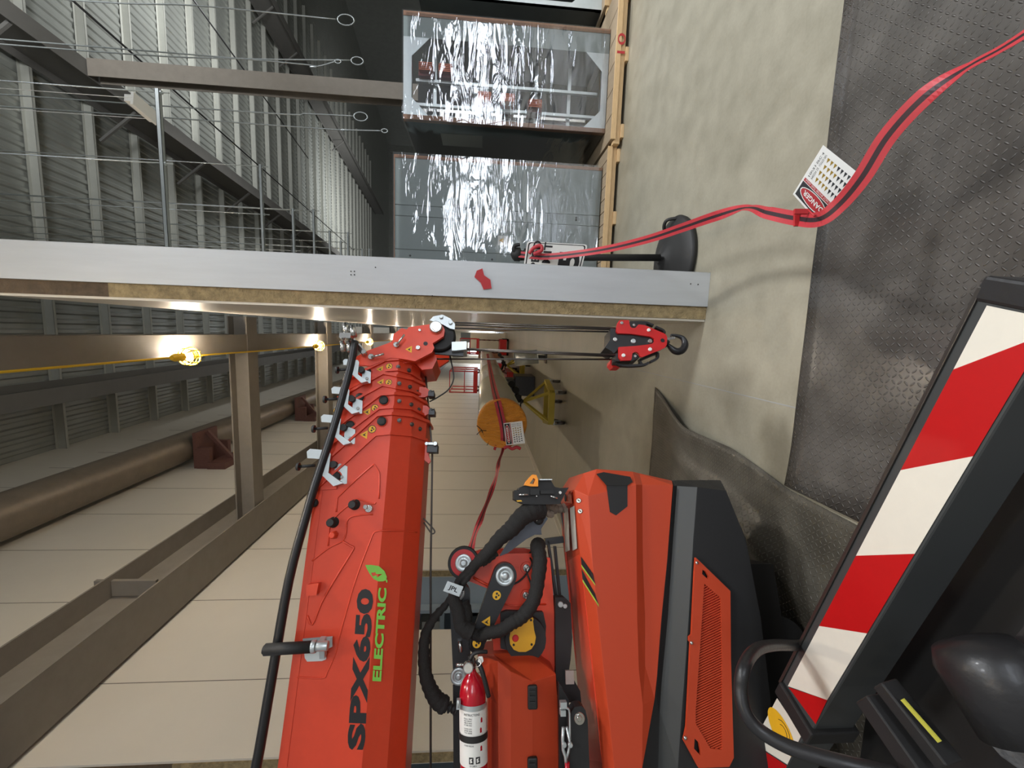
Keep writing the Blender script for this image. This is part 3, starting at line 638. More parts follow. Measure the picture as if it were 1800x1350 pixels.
# danger tags
def danger_tag(c0, c1, c2, c3, th, label):
    # corners: c0,c1 = top edge left->right as read ; c3,c2 = bottom edge
    c0, c1, c2, c3 = V(c0), V(c1), V(c2), V(c3); N_ = (c1-c0).cross(c3-c0).normalized()
    if N_.dot(CAM-c0) < 0: N_ = -N_
    def g(u, v, k=1): return (c0*(1-u)+c1*u)*(1-v)+(c3*(1-u)+c2*u)*v+N_*(.0006*k)
    r = thing('danger_tag', (c0+c2)/2, label, 'tag')
    m = MB(); m.poly([[g(0, 0, 0), g(1, 0, 0), g(1, 1, 0), g(0, 1, 0)]], -N_*.0015); card = build('card', m, 'white', r)
    m = MB(); m.flat([[g(.04, .03), g(.96, .03), g(.96, .30), g(.04, .30)]]); build('header', m, 'ink', card)
    m = MB(); m.flat([[g(.5+.42*math.cos(t/20*2*math.pi), .165+.118*math.sin(t/20*2*math.pi), 3) for t in range(20)], [g(.5+.395*math.cos(t/20*2*math.pi), .165+.105*math.sin(t/20*2*math.pi), 3) for t in range(20)]])
    text_fit(m, 'DANGER', (0, 0, 0), (1, 0, 0), (0, 1, 0), 1, 1, bold=.02, fn=lambda a, b: g(.19+a*.62, .205-b*.085, 4)); 
    text_fit(m, 'DO NOT ENTER THIS AREA', (0, 0, 0), (1, 0, 0), (0, 1, 0), 1, 1, fn=lambda a, b: g(.07+a*.86, .352-b*.03, 4)); build('danger_word', m, 'white', card)
    m = MB(); m.flat([[g(.5+.395*math.cos(t/20*2*math.pi), .165+.105*math.sin(t/20*2*math.pi), 2) for t in range(20)]]); m.flat([[g(.04, .31, 2), g(.96, .31, 2), g(.96, .365, 2), g(.04, .365, 2)]]); build('red_oval', m, 'redprint', card)
    m = MB()
    for rr in range(4):
        for cc in range(7):
            u = .08+cc*.098+.02*(rr % 2); v = .42+rr*.125; m.flat([[g(u, v+.085), g(u+.07, v+.085), g(u+.035, v)]], 0 if cc < 3+rr % 2 else 1)
    build('pictograms', m, ['ink', 'yellowink'], card)
    m = MB()
    rnd = random.Random(3)
    for k, s in enumerate(('MECH 12', '10/31', 'LOTO 757', 'SFC 4')): text_fit(m, s, (0, 0, 0), (1, 0, 0), (0, 1, 0), 1, 1, fn=lambda a, b, k=k: g(.80+b*.055+.0*k, .93-(k*.135+a*.11)-.02, 2) if False else g(.80+(1-b)*.045+(k % 2)*.08, .42+(k//2)*.26+a*.22, 2))
    build('handwriting', m, 'ink', card); return r
M['yellowink'] = mat('olive_print', (150, 120, 30), .6)
tp = PL(P(1450, 320, 1.33), (.1, -1, .25))
# the card hangs upside down: its header is at the ribbon
danger_tag(tp(1443, 397), tp(1394, 341), tp(1447, 255), tp(1510, 305), 0, 'white danger tag with black header and red oval, hanging upside down on the ribbon')

# ------------------------------------------------------------ long jacketed pipe on a yellow caster cart
PX, PZ, PR, PY = -1.105, 1.222, .30, 5.0
def pipe():
    r = thing('insulated_pipe', (PX, PY, PZ-PR), 'long shiny jacketed pipe with its end wrapped in orange plastic', 'pipe')
    m = MB(); m.lathe((PX, PY, PZ), (0, 1, 0), [(0, PR-.004), (.001, PR), (3.0, PR), (3.005, PR+.006), (3.06, PR+.006), (3.065, PR), (6, PR), (6.005, PR+.006), (6.06, PR+.006), (6.065, PR), (9, PR), (17, PR)], 48); build('jacket', m, 'pipe', r)
    m = MB(); vs = [(PX, PY-.03, PZ)]; fs = []; n = 150; rings = 36
    for i in range(1, rings+1):
        for k in range(n):
            a = 2*math.pi*k/n; rr = (PR+.008)*i/rings; x = math.cos(a)*rr; z = math.sin(a)*rr
            vs.append((PX+x, PY-.03+.010*(i == rings)-.016*(1-abs(noise.noise(((x+z*.22*(1 if x > 0 else -1))*30+2*noise.noise((z*4, x*3, 1)), z*2.2, 3)))*2.2)**2*min(1, (rings-i)/4+.2), PZ+z))
    for k in range(n): fs.append((0, 1+k, 1+(k+1) % n)); 
    for i in range(rings-1):
        for k in range(n): fs.append((1+i*n+k, 1+(i+1)*n+k, 1+(i+1)*n+(k+1) % n, 1+i*n+(k+1) % n))
    b = 1+(rings-1)*n
    for k in range(n): a = 2*math.pi*k/n; vs.append((PX+math.cos(a)*(PR+.006), PY+.10+.02*noise.noise((k*.7, 0, 0)), PZ+math.sin(a)*(PR+.006)))
    for k in range(n): fs.append((b+k, b+n+k, b+n+(k+1) % n, b+(k+1) % n))
    m.add(vs, fs, 0, True); build('end_wrap', m, 'orangewrap', r)
    pl = PL((PX, PY-.035, PZ), (0, -1, 0))
    m = MB(); m.tube([pl(838, 748), pl(846, 755), pl(852, 768)], .005, 6); m.tube([pl(838, 764), pl(845, 757), pl(855, 757)], .005, 6); m.tube([pl(856, 783), pl(860, 775)], .004, 6); build('marker_scrawl', m, 'ink', r)
    m = MB(); m.flat([[pl(867, 790), pl(870, 781), pl(874, 784), pl(871, 792)]]); build('red_sticker', m, 'redprint', r)
pipe()
pl = PL((PX, PY-.06, PZ), (0, -1, 0))
def on_pipe(x, y):
    v = ray(x, y); a = v.x*v.x+v.z*v.z; b = 2*(v.x*(CAM.x-PX)+v.z*(CAM.z-PZ)); c = (CAM.x-PX)**2+(CAM.z-PZ)**2-(PR+.012)**2; d = b*b-4*a*c
    return CAM+v*((-b-math.sqrt(max(d, 0)))/(2*a))
def tape_strip():
    pts = [(on_pipe(857, 622), 1), (on_pipe(860, 640), 1), (on_pipe(864, 662), 1.), (on_pipe(869, 685), 1), (on_pipe(873, 700), 1), (pl(876, 712, .0), 1), (pl(879, 725), 1), (pl(884, 748), 1), (pl(886, 770), 1), (pl(884, 790), 1), (P(877, 812, 4.4), 1), (P(873, 834, 3.8), 1.0), (P(862, 868, 3.3), 1), (P(848, 905, 2.9), .9), (P(834, 940, 2.5), .8), (P(826, 972, 2.25), .7)]
    q = smooth([p for p, _ in pts], 5); m = MB(); n = len(q)
    for i in range(n-1):
        def sd(k):
            t = (q[min(k+1, n-1)]-q[max(k-1, 0)]).normalized(); c = t.cross((CAM-q[k]).normalized()).normalized(); dd = c.cross(t)
            a = 0 if k < 44 else .9*math.sin((k-44)*.42); return c*math.cos(a)+dd*math.sin(a)
        h = .042 if i < 44 else .020; a, b = sd(i), sd(i+1)
        for k0, k1, im in ((-1, -.2, 0), (-.2, .2, 1), (.2, 1, 0)): m.add([q[i]+a*h*k0, q[i]+a*h*k1, q[i+1]+b*h*k1, q[i+1]+b*h*k0], [(0, 1, 2, 3)], im)
    o = build('barricade_ribbon', m, ['tape', 'tapeblack'], recalc=False); s = o.modifiers.new('s', 'SOLIDIFY'); s.thickness = .0015
    tag(o, 'red and black ribbon tied over the orange-wrapped pipe end and stretched to the crane', 'ribbon')
tape_strip()
m = MB(); m.tube(smooth([pl(886, 788), pl(893, 785), pl(900, 789), pl(908, 786), pl(915, 789)], 4), [.02]*3+[.03]*10+[.02]*3+[.004], 6) if False else m.tube(smooth([pl(886, 788), pl(893, 785), pl(900, 789), pl(908, 786), pl(915, 789)], 4), .022, 6)
o = build('tape_knot', m, 'tape'); tag(o, 'crumpled red tape bow at the bottom rim of the orange pipe end', 'tape')
pt = PL((PX, PY-.085, PZ), (0, -1, 0))
danger_tag(pt(890, 783), pt(885, 744), pt(917.8, 740), pt(923, 779), 0, 'white danger tag stuck on the orange-wrapped pipe end')
# ------------------------------------------------------------ yellow caster cart holding the pipe
def cart():
    cx, cyy = -1.2, 7.2
    r = thing('caster_cart', (cx, cyy, 0), 'yellow welded tripod cart on swivel casters holding up the near end of the pipe', 'cart')
    F_ = [onz(984, 668, .28), onz(992, 690, .28), onz(985, 733, .28), onz(975, 741, .28)]
    a = (-.86, 7.62, .26); b = (-.98, 7.0, .26); c_ = (-1.52, 7.0, .26); d = (-1.62, 7.62, .26); e = (-1.25, 7.3, .26)
    apex = (-1.20, 7.3, .72)
    m = MB()
    for p in (a, b, c_, d): m.bar(p, apex, .04, .04)
    m.bar((-1.2, 7.3, .26), apex, .05, .05); build('leg_strut', m, 'cartyellow', r)
    m = MB(); m.bar(b, c_, .10, .10, (0, 0, 1)); m.bar(a, b, .07, .09); m.bar(c_, d, .07, .09); m.bar(a, d, .06, .08); build('base_frame', m, 'cartyellow', r)
    m = MB(); m.tube([apex, (-1.2, 7.3, .80)], .03, 10); m.lathe((-1.2, 7.3, .74), (0, 0, 1), [(0, .05), (.03, .05)], 12); m.tube([(-1.32, 7.3, .77), (-1.08, 7.3, .77)], .014, 8); build('jack_screw', m, 'black', r)
    m = MB()
    q = smooth([(-1.34, 7.2, .90), (-1.25, 7.25, .85), (-1.1, 7.3, .83), (-.98, 7.3, .88), (-.86, 7.3, .97)], 4); m.tube(q, .035, 8)
    for p in ((-1.12, 7.25, .83), (-.99, 7.25, .87), (-.88, 7.25, .95)): m.lathe(p, (0, 1, 0), [(-.05, .06), (.08, .06)], 14)
    build('roller_head', m, 'rubber', r)
    for p in (a, b, c_, d, (-1.2, 7.35, .26)):
        m = MB(); m.box((p[0]-.035, p[1]-.04, .19), (p[0]+.035, p[1]+.04, .215)); 
        for s in (-1, 1): m.box((p[0]+s*.032-.003, p[1]-.02, .08), (p[0]+s*.032+.003, p[1]+.05, .2))
        k = build('caster', m, 'galv', r)
        m = MB(); m.lathe((p[0]-.024, p[1]+.02, .075), (1, 0, 0), [(0, .066), (.006, .075), (.042, .075), (.048, .066)], 20); build('wheel', m, 'steel', k)
    return r
CT = cart()
c = copy_tree(CT); c.location = (-.95, 12.3, 0); c['label'] = 'second yellow cart far behind, half hidden under the pipe and the short silver pipe'
# far corridor equipment
def lift(x, y, lab, s=1.):
    r = thing('scissor_lift', (x, y, 0), lab, 'lift')
    m = MB(); m.box((x-.42*s, y, .12), (x+.42*s, y+1.8, .45*s)); m.box((x-.42*s, y+.1, .45), (x+.42*s, y+1.7, .5)); build('base', m, 'red', r)
    m = MB()
    for k in range(4):
        z0 = .5+k*.28*s
        for xx in (-.35, .35): m.bar((x+xx*s, y+.1, z0), (x+xx*s, y+1.6, z0+.28), .04, .07); m.bar((x+xx*s, y+1.6, z0), (x+xx*s, y+.1, z0+.28), .04, .07)
    build('scissor_arms', m, 'maroon', r)
    m = MB(); zt = .5+4*.28*s; m.box((x-.42*s, y, zt), (x+.42*s, y+1.8, zt+.15)); 
    for xx in (-.4, .4):
        for yy in (.03, .9, 1.77): m.box((x+xx*s-.02, y+yy-.02, zt), (x+xx*s+.02, y+yy+.02, zt+1.05*s))
    for zz in (.5, 1.05):
        m.box((x-.42*s, y, zt+zz*s-.03), (x+.42*s, y+.03, zt+zz*s)); m.box((x-.42*s, y, zt+zz*s-.03), (x-.38*s, y+1.8, zt+zz*s)); m.box((x+.38*s, y, zt+zz*s-.03), (x+.42*s, y+1.8, zt+zz*s))
    build('platform', m, 'red', r)
    for xx in (-.4, .4):
        for yy in (.3, 1.5): w_ = MB(); w_.lathe((x+xx*s-.06, y+yy, .16), (1, 0, 0), [(0, .16), (.12, .16)], 18); build('wheel', w_, 'rubber', r)
    return r
lift(-1.86, 15.5, 'dark red scissor lift parked behind the pipe, nearer of the two')
lift(-.75, 22.6, 'red scissor lift farther down the corridor, right of the nearer one')
m = MB(); p, q = P(905, 632, 9.5), P(944, 627, 9.5); m.tube([p, q], .16, 24); m.tube([p-(q-p)*.03, p], .165, 24); m.tube([q, q+(q-p)*.03], .165, 24)
o = build('pipe_offcut', m, 'galv'); tag(o, 'short upright silver pipe section standing behind the hoist ropes', 'pipe')
m = MB(); a = P(944, 627, 9.5); m.box((a.x-.14, a.y-.14, 0), (a.x+.14, a.y+.14, .03)); m.box((a.x-.04, a.y-.04, .03), (a.x+.04, a.y+.04, a.z-.005))
o = build('floor_stand', m, 'dgrey'); tag(o, 'dark low stand under the short silver pipe', 'stand')
m = MB(); m.box((-1.7, 11.2, .0), (-1.15, 12.0, .55)); m.box((-1.6, 11.3, .55), (-1.25, 11.9, .8)); o = build('tool_chest', m, 'bluegrey', bevel=.02); tag(o, 'dark blue-grey chest on the floor under the far pipe', 'box')
rnd = random.Random(11)
for i, (x, y, wd, hh, mm, lab) in enumerate(((-.50, 26, 1.0, 2.2, 'stripewhite', 'pale wrapped bundle at the far end of the corridor'), (-1.35, 30, 1.0, 1.7, 'card', 'brown boxed stack at the far end of the corridor'), (-2.5, 28, .9, 1.4, 'red', 'red crate at the far end of the corridor'), (-.42, 34, .8, 3.2, 'blue', 'tall grey-blue cabinet at the very end of the corridor'))):
    m = MB(); m.box((x-wd/2, y, .12), (x+wd/2, y+1, hh)); m.box((x-wd/2-.05, y-.05, 0), (x+wd/2+.05, y+1.05, .12)); m.box((x-wd/2-.01, y-.01, hh*.5), (x+wd/2+.01, y+1.01, hh*.53)); m.box((x-.04, y-.02, .12), (x+.04, y-.005, hh))
    o = build('stacked_goods', m, mm, bevel=.02); tag(o, lab, 'crate')
# things behind the doorway
def rack():
    r = thing('storage_rack', (-5.1, 7.2, 0), 'dim storage rack of parts seen through the doorway between boom and mast', 'rack')
    m = MB()
    for x in (-7.4, -5.6, -3.9):
        for y in (7.0, 7.8): m.box((x-.03, y-.03, 0), (x+.03, y+.03, 3.2))
    for z in (.6, 1.35, 2.1, 2.8):
        m.box((-7.4, 7.0, z), (-3.9, 7.8, z+.03)); m.box((-7.4, 6.98, z-.05), (-3.9, 7.0, z+.03))
    build('frame', m, 'galv', r)
    for k in range(22):
        x = -7.3+rnd.random()*3.1; z = rnd.choice((.63, 1.38, 2.13)); w1 = .15+rnd.random()*.3; h1 = .12+rnd.random()*.35
        m = MB(); m.box((x, 7.05, z), (x+w1, 7.6, z+h1)); o = build('bin', m, rnd.choice(('black', 'dgrey', 'red', 'stripewhite', 'blue', 'orangestrap')), r)
rack()
m = MB(); m.box((-3.95, 5.64, 0), (-3.53, 5.70, 2.9)); m.box((-4.0, 5.5, 0), (-3.95, 5.7, 2.9)); o = build('door_leaf', m, 'blue'); tag(o, 'grey-blue sliding panel beside the doorway in the cream wall', 'door')

# ============================================================ THE CRANE
BO = P(495, 1350, 1.40); BN = V((.4, -.917, 0)).normalized()
B = PL(BO, BN); BD = B.d if B.d.x > 0 else -B.d
CR = thing('spider_crane', (-1.1, 1.9, 0), 'orange electric spider crane with telescopic boom reaching across the frame', 'crane')
def s_of(x, y, off=0.): return (B(x, y, off)-BO).dot(BD)
def z_of(x, y, off=0.): return B(x, y, off).z
def bpt(s, z, off): p = BO+BD*s+BN*off; return V((p.x, p.y, z))
ZT = z_of(553, 870)-.004; ZE = z_of(672.6, 924); C1, C2 = .045, .12; ZC1 = z_of(711, 924, -C1); ZB = z_of(739, 924, -C2)
ZK = z_of(664, 740)
def section(name, t, knots, s0, band, label, endcap=True):
    # t: inset from the outer section; knots: end position at (top, knee, edge, chamfer 1, chamfer 2)
    W_ = .42
    zt, ze, zc, zb = ZT-t, ZE, ZC1+t*.6, ZB+t*1.1
    cs = [(-t, zt), (-t, ZK), (-t, ze), (-t-C1, zc), (-C2-t*.6, zb), (-(W_-C2)+t*.6, zb), (-(W_-C1)+t, zc), (-W_+t, ze), (-W_+t, ZK), (-W_+t, zt)]
    se = list(knots)+list(reversed(knots)); n = len(cs)
    m = MB(); m.add([bpt(s0, z, o) for o, z in cs]+[bpt(se[i], z, o) for i, (o, z) in enumerate(cs)], [(i, (i+1) % n, n+(i+1) % n, n+i) for i in range(n)]+[tuple(range(n)), tuple(range(2*n-1, n-1, -1))])
    o = build(name, m, 'orange', CR, bevel=.004); o['label'] = label
    # raised end collar: front and rear beads
    for w0, w1, h in ((-.012, .0, .012), (-band-.012, -band, .010)):
        g = .012
        cc = []
        cs2 = [(-t+h, zt+.002), (-t+h, ZK), (-t+h, ze), (-t-C1+h*.8, zc-h*.6), (-C2-t*.6, zb-h), (-(W_-C2)+t*.6, zb-h), (-(W_-C1)+t-h*.8, zc-h*.6), (-W_+t-h, ze), (-W_+t-h, ZK), (-W_+t-h, zt+.002)]
        m = MB(); m.add([bpt(se[i]+w0-(.0), z, q) for i, (q, z) in enumerate(cs2)]+[bpt(se[i]+w1, z, q) for i, (q, z) in enumerate(cs2)], [(i, i+1, n+i+1, n+i) for i in range(n-1)]+[(n-1, 0, n, 2*n-1)])
        m.add([bpt(se[i]+w0, z, q) for i, (q, z) in enumerate(cs)]+[bpt(se[i]+w0, z, q) for i, (q, z) in enumerate(cs2)], [(i, i+1, n+i+1, n+i) for i in range(n-1)])
        m.add([bpt(se[i]+w1, z, q) for i, (q, z) in enumerate(cs)]+[bpt(se[i]+w1, z, q) for i, (q, z) in enumerate(cs2)], [(i, i+1, n+i+1, n+i) for i in range(n-1)])
        build('collar_rib', m, 'orange', o)
    return o
def kn(pts, t):
    (x0, y0), (x1, y1), (x2, y2), (x3, y3), (x4, y4) = pts
    a = s_of(x0, y0, -t); b = s_of(x1, y1, -t); za = z_of(x0, y0, -t); zb = z_of(x1, y1, -t)
    top = a+(a-b)*(ZT-t-za)/max(.01, za-zb)
    kk = a+(b-a)*(za-ZK)/(za-zb)
    return [top, kk, s_of(x2, y2, -t), s_of(x3, y3, -t-C1), s_of(x4, y4, -t-C2)]
K1 = kn([(600, 786), (666, 726.7), (688.7, 725), (716.7, 729), (742, 738.7)], 0)
K2 = kn([(616.7, 732), (670, 692), (691, 690), (715, 693), (742, 706.7)], .015)
K3 = kn([(620.7, 684), (664.7, 660), (691, 658.7), (720.7, 664.7), (736.7, 674.7)], .03)
K4 = kn([(634, 654), (680, 631), (703, 630), (727, 637), (742, 650)], .045)
S1 = section('boom_base_section', 0, K1, -1.2, .085, 'widest boom section with black SPX650 and green ELECTRIC lettering')
S2 = section('boom_section', .015, K2, K1[2]-.5, .06, 'second telescopic boom section')
S3 = section('boom_section', .030, K3, K2[2]-.45, .055, 'third telescopic boom section')
S4 = section('boom_section', .045, K4, K3[2]-.45, .05, 'fourth, innermost boom section before the head')
S5 = MB(); hp_ = []
# top rails of the base section (weld flange) and notch
m = MB(); L1 = [(553, 872), (548, 900), (540, 945), (533, 1005), (519, 1068), (520, 1350)]
m.bar(bpt(s_of(562, 850), ZT-.01, -.004), bpt(-1.2, ZT-.01, -.004), .012, .03); build('top_flange', m, 'orange', S1)
# boom head plates and sheaves
HD = [(440, 325), (630, 255), (640, 200), (700, 155), (738, 165), (752, 148), (880, 130), (960, 120), (1000, 132), (1020, 165), (1012, 215), (930, 268), (942, 300), (925, 335), (800, 400), (700, 382), (620, 374), (470, 436), (430, 430), (360, 425), (358, 370)]
HD = [(540+a/4.218, 540+b/4.218) for a, b in HD]
m = MB(); m.poly([[B(x, y, -.03) for x, y in HD]], -BN*.02); HEAD = build('boom_head_plate', m, 'orange', CR, bevel=.003)
m = MB(); m.poly([[B(x, y, -.03)-BN*.34 for x, y in HD]], -BN*.02); build('boom_head_plate', m, 'orange', CR, bevel=.003)
m = MB(); q = [B(x, y, -.06) for x, y in ((640, 628), (690, 612), (735, 615), (738, 634), (700, 640), (655, 645))]; m.poly([q], -BN*.29); build('head_crosspiece', m, 'orange', CR)
m = MB(); q = [B(x, y, -.09) for x, y in ((740, 620), (762, 615), (768, 632), (760, 648), (742, 650), (732, 640))]; m.poly([q], -BN*.2); build('head_cheek', m, 'orange', CR, bevel=.004)
for k in range(6):
    m = MB(); c0 = B(772, 590, -.065-.045*k); m.lathe(c0, -BN, [(0, .068), (.004, .078), (.012, .066), (.020, .066), (.028, .078), (.032, .068)], 36); build('head_sheave', m, 'rubber', CR)
m = MB(); m.disc(B(766.4, 577, -.03), BN, .030, .02, 28); m.disc(B(766.4, 577, -.012), BN, .015, .004, 20); build('sheave_pin', m, 'chrome', HEAD)
m = MB(); m.lathe(B(748, 604, -.029), BN, [(0, .010), (.0012, .010)], 16); build('pin_hole', m, 'ink', HEAD)
m = MB(); m.disc(B(735, 612, -.03), BN, .011, .01, 16); m.disc(B(738, 581, -.03), BN, .007, .008, 12); build('head_bolt', m, 'chrome', HEAD)
for (x, y, x2, y2) in ((697, 607, 711, 588), (653, 628, 675, 622)):
    m = MB(); m.disc(B(x, y, -.03), BN, .014, .012, 20); m.tube([B(x, y, -.008), B(x2, y2, 0.005)], .005, 8); build('locking_pin', m, 'chrome', HEAD)
m = MB(); m.poly([[B(*p, -.05) for p in ((755, 563), (762, 556), (778, 553), (792, 560), (800, 570), (799, 579), (790, 577), (778, 570), (765, 566))]], -BN*.006); m.disc(B(776, 558, -.05), BN, .01, .012, 8); m.disc(B(792, 568, -.05), BN, .01, .012, 8)
m.poly([[B(*p, -.06) for p in ((794, 601), (820, 600), (820, 614), (800, 616), (794, 616))]], -BN*.10); build('rope_guide', m, 'galv', CR)
m = MB(); m.bar(B(765, 614, -.09), B(815, 618, -.09), .012, .05); build('rope_guide_bar', m, 'black', CR)
# stickers and bolts
def sticker(par, x, y, r_, kind, off, pl=B):
    c0 = pl(x, y, off); R_ = r_*mpp(c0); n = pl.n; m = MB()
    if kind == 'c': m.flat([[c0+pl.d*R_*math.cos(2*math.pi*k/20)+pl.u*R_*math.sin(2*math.pi*k/20) for k in range(20)]])
    else: m.flat([[c0+pl.u*R_*1.1, c0-pl.u*R_*.8-pl.d*R_*1.1, c0-pl.u*R_*.8+pl.d*R_*1.1]])
    o = build('warning_sticker', m, 'yellow', par, recalc=True)
    m = MB(); c1 = c0+n*.0006
    if kind == 'c':
        m.flat([[c1+pl.d*R_*1.08*math.cos(2*math.pi*k/20)+pl.u*R_*1.08*math.sin(2*math.pi*k/20)-n*.0003 for k in range(20)], [c1+pl.d*R_*.93*math.cos(2*math.pi*k/20)+pl.u*R_*.93*math.sin(2*math.pi*k/20)-n*.0003 for k in range(20)]])
        for dx, dy, s in ((-.35, .1, .3), (.35, -.05, .28), (0, -.45, .22)): m.flat([[c1+pl.d*R_*(dx+s*math.cos(t*1.256))+pl.u*R_*(dy+s*math.sin(t*1.256)) for t in range(5)]])
    else: m.flat([[c1+pl.u*R_*.4-pl.d*R_*.1, c1-pl.u*R_*.5-pl.d*R_*.45, c1-pl.u*R_*.2, c1-pl.u*R_*.55+pl.d*R_*.5]])
    build('pictogram', m, 'ink', o) if par.parent is None else None
    if par.parent is not None: me = build('sticker_symbol', m, 'ink', par)
for par, x, y, r_, k, off in ((HEAD, 719, 614, 6, 't', -.029), (S4, 684, 644, 5.5, 'c', -.044), (S4, 668, 649, 6, 't', -.044), (S3, 683, 672, 5.5, 'c', -.029), (S3, 669, 672, 6, 't', -.029), (S2, 659, 717, 6, 'c', -.014), (S2, 645, 724, 7, 't', -.014), (S1, 654, 754.5, 6.5, 'c', .001), (S1, 640, 764, 7, 't', .001), (S2, 592, 722, 6, 'c', .0)):
    sticker(par, x, y, r_, k, off)
def cap(par, x, y, r_, off, h=.008):
    c0 = B(x, y, off); R_ = r_*mpp(c0); m = MB(); m.lathe(c0, BN, [(0, R_*1.2), (h*.4, R_*1.2), (h*.5, R_*1.05)], 24); o = build('plug_ring', m, 'orange', par)
    m = MB(); m.lathe(c0+BN*h*.5, BN, [(0, R_), (h*.6, R_), (h*.5, R_*.4)], 24); build('rubber_plug', m, 'rubber', par)
for par, x, y, r_, off in ((S4, 646, 654, 7, -.045), (S3, 633, 699, 7.5, -.03), (S2, 616, 748, 8, -.015), (S2, 675, 704, 8, -.015), (S1, 671.6, 741, 8, 0), (S1, 591, 838, 8.5, 0)): cap(par, x, y, r_, off)
for x, y in ((624, 887), (586.5, 918)):
    c0 = B(x, y, 0); m = MB(); m.lathe(c0, BN, [(0, .021), (.004, .021), (.004, .017), (.04, .016), (.044, .013)], 20); build('rubber_bump_stop', m, 'rubber', S1)
m = MB(); m.lathe(B(588, 940, 0), BN, [(0, .016), (.03, .013), (.032, .010)], 6); build('boss', m, 'orange', S1)
m = MB(); m.disc(B(649, 894, 0), BN, .016, .012, 20); m.disc(B(644, 891, .004), BN, .010, .018, 6); build('grease_bolt', m, 'chrome', S1)
def bolt(par, x, y, off, r_=3.3, nrm=BN):
    c0 = B(x, y, off); m = MB(); m.disc(c0, nrm, r_*mpp(c0)*1.15, .004, 14); m.disc(c0+nrm*.004, nrm, r_*mpp(c0)*.8, .005, 6); build('bolt', m, 'steel', par)
CN1 = (BN+V((0, 0, -.55))).normalized(); CN2 = (BN+V((0, 0, -1.2))).normalized()
for par, t, pts in ((S4, .045, ((700, 645), (719, 651), (728, 659))), (S3, .03, ((702, 674), (720.5, 680), (732, 688))), (S2, .015, ((702, 705), (723, 711), (736, 720))), (S1, 0, ((702, 739), (724, 746), (738, 754)))):
    for (x, y), of, nn in zip(pts, (0, -C1*.45, -.085), (BN, CN1, CN2)): bolt(par, x, y, -t+(of if of else -.002), nrm=nn)
# raised reinforcement plate outline on the web of the base section
def bead(par, pts, r_=.0035, off=.001, name='weld_bead'):
    oo = lambda x: off if x < 674 else (-C1*(x-674)/37+.001 if x < 711 else -C1-(C2-C1)*(x-711)/28+.001)
    m = MB(); m.tube(smooth([B(x, y, oo(x)) for x, y in pts], 3), r_, 6); build(name, m, 'orange', par)
z4 = lambda L: [(540+a/5.19, 800+b/5.19) for a, b in L]
bead(S1, z4([(265, 520), (275, 400), (300, 365), (430, 240), (590, 100), (615, 92), (640, 130), (660, 180), (655, 400)]))
bead(S1, z4([(190, 830), (205, 650), (260, 560), (400, 440), (460, 400), (600, 445), (625, 430)]))
bead(S1, z4([(600, 540), (430, 555), (365, 600), (355, 700), (325, 780), (200, 845), (45, 965)]))
bead(S1, z4([(325, 785), (400, 830), (425, 850), (380, 930), (250, 1140), (130, 1350)])+[(549, 1098), (540, 1082)], .004)
bead(S1, z4([(1000, 705), (850, 690), (700, 688), (640, 695), (605, 715), (570, 800), (500, 980), (420, 1210), (380, 1350)])+[(597, 1118), (590, 1148), (575, 1182), (567, 1192), (522, 1190)], .003, .0)
bead(S1, z4([(1000, 0), (990, 200), (960, 215), (800, 355), (778, 330), (800, 180), (850, 10)])[1:], .003, -.02)
# small lug box
m = MB(); q = [B(x, y, 0) for x, y in z4([(15, 1170), (130, 1155), (110, 1265), (20, 1268)])]; m.poly([q], BN*.03); build('cable_lug', m, 'orange', S1, bevel=.006)
m = MB(); m.bar(B(558, 859, .004), B(592, 857, .004), .012, .006, BN); build('stiffener_rib', m, 'orange', S1)
for x, y in ((553, 884),): m = MB(); m.lathe(B(x, y, 0), BN, [(0, .016), (.02, .018), (.022, .01)], 14); build('rubber_plug', m, 'rubber', S1)
# lettering on the boom
def line_text(par, s, pa, pb, hpx, mi, name, shear=.18, bold=.03, off=.0012, pl=B):
    a, b = pl(*pa, off), pl(*pb, off); R_ = (b-a); ln = R_.length; R_.normalize(); U_ = pl.n.cross(R_); U_ = U_ if U_.z > 0 else -U_
    m = MB(); text_fit(m, s, a, R_, U_, ln, hpx*mpp((a+b)/2), bold=bold, shear=shear); return build(name, m, mi, par, recalc=False)
line_text(S1, 'SPX650', (641, 1319), (657, 1036), 30, 'ink', 'model_lettering', .10, .05)
line_text(S1, 'ELECTRIC', (670, 1198), (680, 1034), 15, 'leaf', 'electric_lettering', .10, .04)
lf = [(642, 993), (652, 993), (666, 995), (676, 1004), (680, 1014), (679, 1020), (673, 1022), (665, 1022), (657, 1018), (650, 1009), (645, 1000)]
bolt_ = [(652, 1007), (660, 1006), (661, 1009), (672, 1009), (663, 1015), (662, 1011), (655, 1013)]
m = MB(); m.flat([[B(x, y, .0016) for x, y in lf], [B(x, y, .0016) for x, y in bolt_]]); m.add([B(678, 1019, .0016), B(681, 1019, .0016), B(681, 1024, .0016), B(679, 1024, .0016)], [(0, 1, 2, 3)]); build('leaf_emblem', m, 'leaf', S1, recalc=False)
